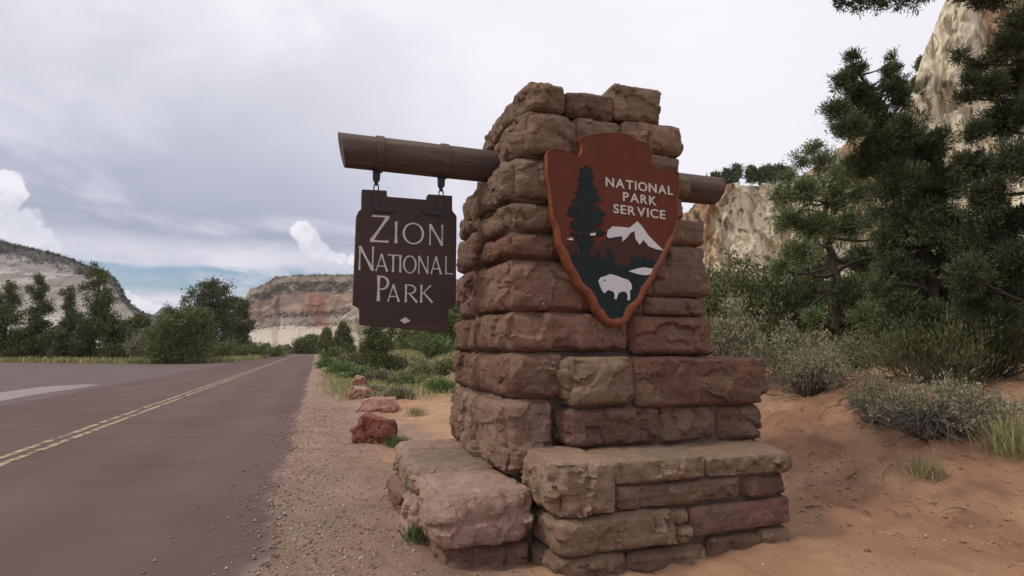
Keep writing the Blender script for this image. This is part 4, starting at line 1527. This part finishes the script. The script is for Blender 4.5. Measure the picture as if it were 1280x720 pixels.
# ------------------------------------------------------------------ shrubs, grass
def shrub(name, label, base, rad, hgt, n_stem, per, k, ln, wd, pal, cat='shrub', group=None, twig=None, shell=.55, lean=(0, 0), r0=.012, up=.5, spread=.8, bare=0):
    base = np.array(base, float)
    root = empty(name, base, label, cat, group)
    b = B()
    Pt, Ot = [], []
    ph = rng.random() * 6.283
    for i in range(n_stem):
        a = rng.random() * 6.283
        e = rng.random() ** .6
        lob = 1 + .30 * math.sin(3 * a + ph) + .18 * math.sin(5 * a + 2 * ph)
        tip = base + np.array([math.cos(a) * rad * e * lob + lean[0], math.sin(a) * rad * e * lob + lean[1], hgt * (1 - .45 * e * e) * rng.uniform(.55, 1.12)])
        pts = bend(base + np.array([math.cos(a), math.sin(a), 0]) * rad * .12 + np.array([0, 0, -.04]), tip, 6, .04, .10)
        b.tube(pts, np.linspace(r0, r0 * .25, 6), 4, caps=False)
        t = 1 - shell * rng.random(per) ** 1.3
        P = np.stack([np.interp(t * 5, np.arange(6), pts[:, j]) for j in range(3)], -1)
        P = P + rng.normal(size=P.shape) * rad * .09
        Pt.append(P)
        Ot.append(np.tile(unit(tip - base), (per, 1)))
    for i in range(bare):
        a = rng.random() * 6.283
        e = rng.uniform(.5, 1.25)
        tip = base + np.array([math.cos(a) * rad * e, math.sin(a) * rad * e, hgt * rng.uniform(-.05, .45)])
        pts = bend(base + np.array([math.cos(a), math.sin(a), 0]) * rad * .2 + np.array([0, 0, hgt * .25]), tip, 6, -.15, .14)
        b.tube(pts, np.linspace(r0 * .55, r0 * .18, 6), 4, caps=False)
    b.build('stems', twig or M_TWIG, root)
    V, C = tufts(np.concatenate(Pt), np.concatenate(Ot), k, ln, wd, pal, spread, up)
    part('foliage', V, leaf_faces(len(V)), M_LEAF, root, col=C)
    return root


def GZ_(px_, D, dz=0):
    return G(px_, D, dz)


def near(px_, py_):
    """first point of the terrain seen at a photo pixel"""
    d = ray(px_, py_)
    t = 1.5
    while t < 400:
        p = CAM + d * t
        if p[2] <= ground_z(p[0], p[1]):
            return p
        t += .03 + t * .002
    return CAM + d * t


SG = 'grey green sagebrush on the sandy bank'
p = near(1010, 492)
shrub('sagebrush', 'grey sagebrush with dark twigs beside the right end of the upper ledge', p, .66, .66, 70, 13, 7, .045, .011, PAL_SAGE, group=SG, shell=.32, bare=170, r0=.010)
p = near(1105, 528)
shrub('sagebrush', 'spreading sagebrush on the open bank, left half of the nearest clump', p, .40, .56, 46, 12, 7, .038, .010, PAL_SAGE, group=SG, shell=.30, bare=110, r0=.009)
p = near(1165, 545)
shrub('sagebrush', 'widest sagebrush with drooping dark twigs in the middle of the bank', p, .60, .58, 64, 12, 7, .038, .010, PAL_SAGE * .95, group=SG, shell=.28, bare=220, r0=.010)
p = near(1215, 530)
shrub('sagebrush', 'sparse sagebrush at the right end of the nearest clump', p, .38, .36, 34, 9, 7, .036, .010, PAL_SAGE * .9, group=SG, shell=.28, bare=110, r0=.009)
p = near(945, 455)
shrub('sagebrush', 'tall pale sagebrush standing close behind the pillar', G(918, 9.0), .6, 1.55, 60, 16, 7, .06, .016, PAL_SAGE, group=SG)
shrub('sagebrush', 'pale sagebrush in front of the juniper trunk', G(990, 9.5), .7, .85, 60, 14, 7, .055, .016, PAL_SAGE, group=SG)
shrub('sagebrush', 'low sagebrush under the green juniper', G(1065, 9.6), .55, .55, 44, 12, 7, .055, .016, PAL_SAGE * .9, group=SG)
OG = 'olive brush under the junipers'
shrub('brush', 'olive green leafy bush in front of the pale cliff, right of the pillar', G(915, 13.5), 1.2, 2.4, 80, 22, 7, .09, .035, PAL_OLIVE * .8, group=OG)
shrub('brush', 'green bush with pale dead branches right of the olive bush', G(958, 12.5), 1.0, 2.1, 70, 20, 7, .085, .032, PAL_OLIVE * .7, group=OG)
shrub('brush', 'dense yellow green bush below the dark juniper, at the right edge', G(1235, 7.4), .8, .80, 80, 16, 7, .07, .014, PAL_OLIVE * .75, group=OG, up=.9, spread=.5)
shrub('brush', 'yellow green broom like bush below the dark juniper', G(1165, 7.2), .85, .85, 80, 16, 7, .07, .014, PAL_OLIVE * .75, group=OG, up=.9, spread=.5)
shrub('brush', 'dark olive bush between the two junipers', G(1130, 10.5), .9, 1.0, 70, 16, 7, .07, .02, PAL_OLIVE * .55, group=OG)
shrub('brush', 'grey brown bush behind the yellow green broom', G(1215, 11.5), 1.2, 1.3, 70, 16, 7, .08, .02, PAL_OLIVE * .5, group=OG)
shrub('brush', 'shaded bush at far right behind the dark juniper', G(1290, 10), 1.2, 1.5, 70, 16, 7, .08, .022, PAL_OLIVE * .5, group=OG)
shrub('brush', 'dark bush filling the gap beside the pillar', G(895, 17), 1.3, 2.6, 70, 20, 7, .11, .045, PAL_JUN * 1.3, group=OG)
for i, (x, D, h, w, lab) in enumerate([(1010, 19, 3.0, 1.9, 'juniper scrub seen through the left branches of the green juniper'), (1090, 20, 3.0, 2.0, 'juniper scrub seen through the right branches of the green juniper'), (1165, 18, 2.6, 1.9, 'juniper scrub seen below the dark juniper'), (1240, 16, 2.6, 1.9, 'juniper scrub behind the yellow green bushes'), (950, 24, 3.0, 1.8, 'juniper scrub at the foot of the pale cliff')]):
    shrub('brush', lab, G(x, D), w, h, 70, 22, 7, .14, .055, PAL_JUN * 1.0, group='scrub at the foot of the cliff')
# green shrubs right of the road, beyond the boulders
RG = 'green shrubs right of the road'
PAL_GREEN_L, PAL_OLIVE_L = PAL_GREEN * 1.45, PAL_OLIVE * 1.35
SH = [(412, 40, .8, 1.0, PAL_GREEN_L, 'bright green shrub nearest the pavement edge beyond the boulders'), (432, 30, 1.0, .75, PAL_GREEN_L, 'bright green shrub behind the farthest boulder'), (452, 26, .9, .65, PAL_GREEN_L * .9, 'low green shrub just behind the boulders'),
      (478, 24, .8, .6, PAL_SAGE * .8, 'grey green low shrub right of the boulders'), (505, 22, .9, .85, PAL_OLIVE_L, 'olive shrub below the sign, left of the green one'), (548, 19, .55, .62, PAL_GREEN_L * 1.05, 'round green shrub next to the pillar'),
      (525, 27, 1.3, .9, PAL_OLIVE_L, 'wide olive shrub below the bottom edge of the sign'), (562, 24, 1.0, .9, PAL_OLIVE_L * .9, 'olive shrub touching the pillar outline'), (495, 33, 1.6, 1.3, PAL_OLIVE_L * .8, 'broad dull shrub behind the olive ones'),
      (545, 34, 1.8, 1.5, PAL_GREEN_L * .8, 'broad green shrub behind the round one'), (420, 60, 1.6, 1.6, PAL_OLIVE_L * .8, 'dull shrub in front of the dark juniper by the road'), (445, 44, 1.4, 1.3, PAL_SAGE * .7, 'grey shrub below the dark juniper'),
      (535, 50, 2.4, 2.2, PAL_OLIVE_L * .7, 'large dim shrub far behind the sign'), (500, 16.5, .5, .35, PAL_SAGE, 'small grey green tuft of a shrub on the orange sand'), (470, 18, .45, .35, PAL_SAGE * 1.1, 'small pale shrub between boulders and orange sand')]
for (x, D, r, h, pal, lab) in SH:
    shrub('shrub', lab, G(x, D), r * .85, h * .68, 46, 15, 7, .0036 * D + .02, .0013 * D + .006, pal, group=RG, shell=.7)
# shrubs at the foot of the left trees
LG = 'low brush under the left trees'
for (x, D, r, h, pal, lab) in [(178, 46, 1.4, 2.6, PAL_SAGE * .75, 'grey brush between the tallest juniper and the round bush'), (20, 47, 2.2, 2.0, PAL_OLIVE * .55, 'dark brush at the left edge behind the side road'), (62, 48, 2.2, 2.4, PAL_OLIVE * .6, 'brush below the slim juniper'),
                               (140, 47, 1.4, 1.6, PAL_OLIVE * .8, 'brush right of the tallest juniper'), (100, 47, 1.8, 1.8, PAL_JUN, 'dark brush at the foot of the tallest juniper'), (285, 52, 2.2, 1.8, PAL_OLIVE * .8, 'yellowish brush below the short pinyon'),
                               (315, 60, 2.6, 1.6, PAL_OLIVE, 'yellow green brush left of the marker post'), (340, 70, 2.6, 1.5, PAL_OLIVE, 'yellow green brush right of the marker post'), (160, 58, 3.0, 3.2, PAL_OLIVE * .5, 'dim brush behind the grey brush')]:
    D *= 1.28
    shrub('shrub', lab, G(x, D), r * 1.1, h * 1.15, 50, 18, 7, .22, .09, pal * 1.25, group=LG, shell=.85)


def blades(P, hgt, wd, pal, n_per, spread):
    n = len(P) * n_per
    Pb = np.repeat(P, n_per, 0) + np.concatenate([rng.normal(size=(n, 2)) * spread, np.zeros((n, 1))], 1)
    D = unit(rng.normal(size=(n, 3)) * np.array([.38, .38, .1]) + np.array([0, 0, 1.0]))
    L = hgt * (.5 + .8 * rng.random(n))
    V = leaf_quads(Pb, D, L, np.full(n, wd))
    C = np.repeat(pal[rng.integers(0, len(pal), n)] * (.75 + .5 * rng.random(n))[:, None], 4, 0)
    return V, C


def grass_tuft(label, px_, py_, r, h, pal, n, group):
    p = near(px_, py_)
    V, C = blades(p[None] * 1.0 + np.array([[0, 0, -.01]]), h, .007, pal, n, r)
    o = mk('grass_tuft', V - p, leaf_faces(len(V)), M_LEAF, col=C)
    o.location = tuple(p)
    tag(o, label, 'grass', group)


TG = 'tufts of grass on the sand'
grass_tuft('small green tuft at the foot of the low left ledge', 522, 676, .045, .13, PAL_GREEN * .8, 220, TG)
grass_tuft('round green tuft beside the largest red boulder', 497, 560, .09, .19, PAL_GREEN, 420, TG)
grass_tuft('dry yellow tuft below the nearest sagebrush', 1160, 597, .08, .20, PAL_STRAW, 260, TG)
grass_tuft('tall yellow green tuft cut by the right edge', 1272, 572, .10, .42, PAL_GRASS, 420, TG)
grass_tuft('dry tuft on the sand behind the boulders', 520, 520, .11, .22, PAL_STRAW, 300, TG)
grass_tuft('thin dry tuft right of the nearest sagebrush', 1255, 520, .11, .24, PAL_STRAW, 220, TG)

# uncounted roadside grass
P = []
for (x0, x1, y0, y1, n) in [(-70, -7.7, 40, 90, 900), (-13, -7.8, 45, 150, 1700), (.45, 2.6, 17, 120, 2200), (1.5, 9, 16, 60, 1500), (6.0, 14, 8, 20, 500)]:
    X, Y = rng.uniform(x0, x1, n), rng.uniform(y0, y1, n)
    P.append(np.stack([X, Y, ground_z(X, Y)], -1))
P = np.concatenate(P)
# keep it off the side road
E_ = np.array(edge)
order = np.argsort(E_[:, 0])
lim = np.interp(P[:, 0], E_[order, 0], E_[order, 1])
P = P[(P[:, 0] > -7.6) | (P[:, 1] > lim + .8)]
Pl = P
V, C = blades(Pl, .20, .022, PAL_GRASS * 1.2, 14, .22)
tag(mk('roadside_grass', V, leaf_faces(len(V)), M_LEAF, col=C), 'yellow green grass growing along the road edges and under the trees', 'grass', kind='stuff')
# a hem of grass right at the far edge of the side road
ex = np.interp(np.linspace(0, 1, 700), np.linspace(0, 1, len(E_)), E_[:, 0])
ey = np.interp(np.linspace(0, 1, 700), np.linspace(0, 1, len(E_)), E_[:, 1])
P = np.stack([ex + rng.normal(size=700) * .3, ey + .6 + np.abs(rng.normal(size=700)) * 1.2, ex * 0 - .05], -1)
V, C = blades(P, .62, .07, PAL_GRASS * 1.25, 10, .3)
tag(mk('roadside_grass', V, leaf_faces(len(V)), M_LEAF, col=C), 'pale hem of grass at the far edge of the side road', 'grass', kind='stuff')

# gravel on the shoulder and litter on the sand
def pebbles(name, label, X, Y, smin, smax, pal):
    n = len(X)
    base = np.array([(1, 0, 0), (0, 1, 0), (-1, 0, 0), (0, -1, 0), (0, 0, .7), (0, 0, -.7)], float)
    fc = np.array([(0, 1, 4), (1, 2, 4), (2, 3, 4), (3, 0, 4), (1, 0, 5), (2, 1, 5), (3, 2, 5), (0, 3, 5)])
    s = smin * (smax / smin) ** (rng.random(n) ** 2.2)
    V = base[None] * s[:, None, None] * rng.uniform(.6, 1.3, (n, 6, 1))
    a = rng.random(n) * 6.283
    ca, sa = np.cos(a)[:, None], np.sin(a)[:, None]
    V = np.stack([V[..., 0] * ca - V[..., 1] * sa, V[..., 0] * sa + V[..., 1] * ca, V[..., 2]], -1)
    zz = np.where(X < road_right(Y), np.maximum(ground_z(X, Y), .010), ground_z(X, Y))
    V += np.stack([X, Y, zz + s * .15], -1)[:, None]
    Fc = (fc[None] + (np.arange(n) * 6)[:, None, None]).reshape(-1, 3)
    C = np.repeat(pal[rng.integers(0, len(pal), n)] * (.8 + .4 * rng.random(n))[:, None], 6, 0)
    tag(mk(name, V.reshape(-1, 3), Fc, M_PEBBLE, col=C), label, 'gravel', kind='stuff')


PP = .85 * np.array([(.42, .31, .25), (.30, .17, .13), (.22, .15, .13), (.50, .40, .34), (.34, .24, .19)])
Y = 2.2 + 13 * rng.random(15000) ** 1.7
X = road_right(Y) - .10 + rng.gamma(1.6, .42, 15000)
sp = rng.random(15000) < .10
X = np.where(sp, road_right(Y) - rng.exponential(.22, 15000) * (1 + 1.2 * sm((5.2 - Y) / 2.2)), X)
k = ~((X > .72) & (Y > 3.7) & (Y < 6.1))
pebbles('gravel', 'loose gravel scattered along the road shoulder', X[k], Y[k], .004, .020, PP)
X, Y = rng.uniform(3.4, 9, 2600), rng.uniform(2.2, 9, 2600)
k = ~((X < 3.95) & (Y > 3.4))
pebbles('gravel', 'small stones scattered on the sandy bank', X[k], Y[k], .004, .016, np.array([(.36, .20, .13), (.25, .13, .09), (.44, .30, .22)]))
X, Y = rng.uniform(3.6, 9, 3200), rng.uniform(2.0, 8.5, 3200)
k = ~((X < 4.0) & (Y > 3.3)) & (fbm(np.stack([X, Y, X * 0], -1) * 1.3, 3, 71) > -.25)
pebbles('soil_clods', 'crumbs of dry soil lying on the sandy bank', X[k], Y[k], .006, .030, np.array([(.34, .19, .112), (.28, .15, .09), (.38, .22, .135)]))
# dead twigs lying on the bank
b = B()
for _ in range(150):
    x, y = rng.uniform(4.2, 9), rng.uniform(2.5, 8.5)
    a = rng.random() * 6.283
    l = rng.uniform(.08, .35)
    q = np.array([x + math.cos(a) * l, y + math.sin(a) * l])
    pts = bend((x, y, float(ground_z(x, y)) + .01), (q[0], q[1], float(ground_z(q[0], q[1])) + .02), 4, -.05, .08)
    b.tube(pts, np.linspace(.006, .002, 4), 4, caps=False)
tag(b.build('twig_litter', M_TWIG), 'dead twigs lying on the sandy bank', 'twigs', kind='stuff')

# ------------------------------------------------------------------ marker posts by the road
for (x, yb, ht, lab) in [(320.5, 443, 1.35, 'thin dark marker post left of the road, before the yellow brush'), (403.5, 447, 1.1, 'pale thin marker post on the right edge of the road')]:
    d = ray(x, yb)
    p = CAM + d * (-H0 / d[2])
    rt_ = empty('marker_post', (p[0], p[1], ground_z(p[0], p[1])), lab, 'post', 'marker posts beside the road')
    b = B()
    b.box((p[0] - .05, p[1] - .05, p[2] - .3), (p[0] + .05, p[1] + .05, p[2] + ht))
    b.build('post', M_POST, rt_)
    b = B()
    b.box((p[0] - .07, p[1] - .075, p[2] + ht - .28), (p[0] + .07, p[1] - .052, p[2] + ht + .02))
    b.build('reflector_plate', M_WHITE if x > 400 else M_POST, rt_)

# ------------------------------------------------------------------ air
hz = bpy.data.materials.new('haze')
hz.use_nodes = True
hz.node_tree.nodes.clear()
pv = hz.node_tree.nodes.new('ShaderNodeVolumePrincipled')
pv.inputs['Color'].default_value = (.80, .86, .95, 1)
pv.inputs['Density'].default_value = .00009
mo = hz.node_tree.nodes.new('ShaderNodeOutputMaterial')
hz.node_tree.links.new(pv.outputs[0], mo.inputs['Volume'])
b = B()
zlo = min(float(GZ.min()), float(np.min(vl[..., 2])), float(np.min(vm[..., 2])), float(np.min(vr[..., 2]))) - 40
zhi = max(float(np.max(vl[..., 2])), float(np.max(vm[..., 2])), float(np.max(vr[..., 2]))) + 40
b.box((-9000, -6000, zlo), (9000, 9000, zhi))
tag(b.build('haze', hz), kind='stuff')
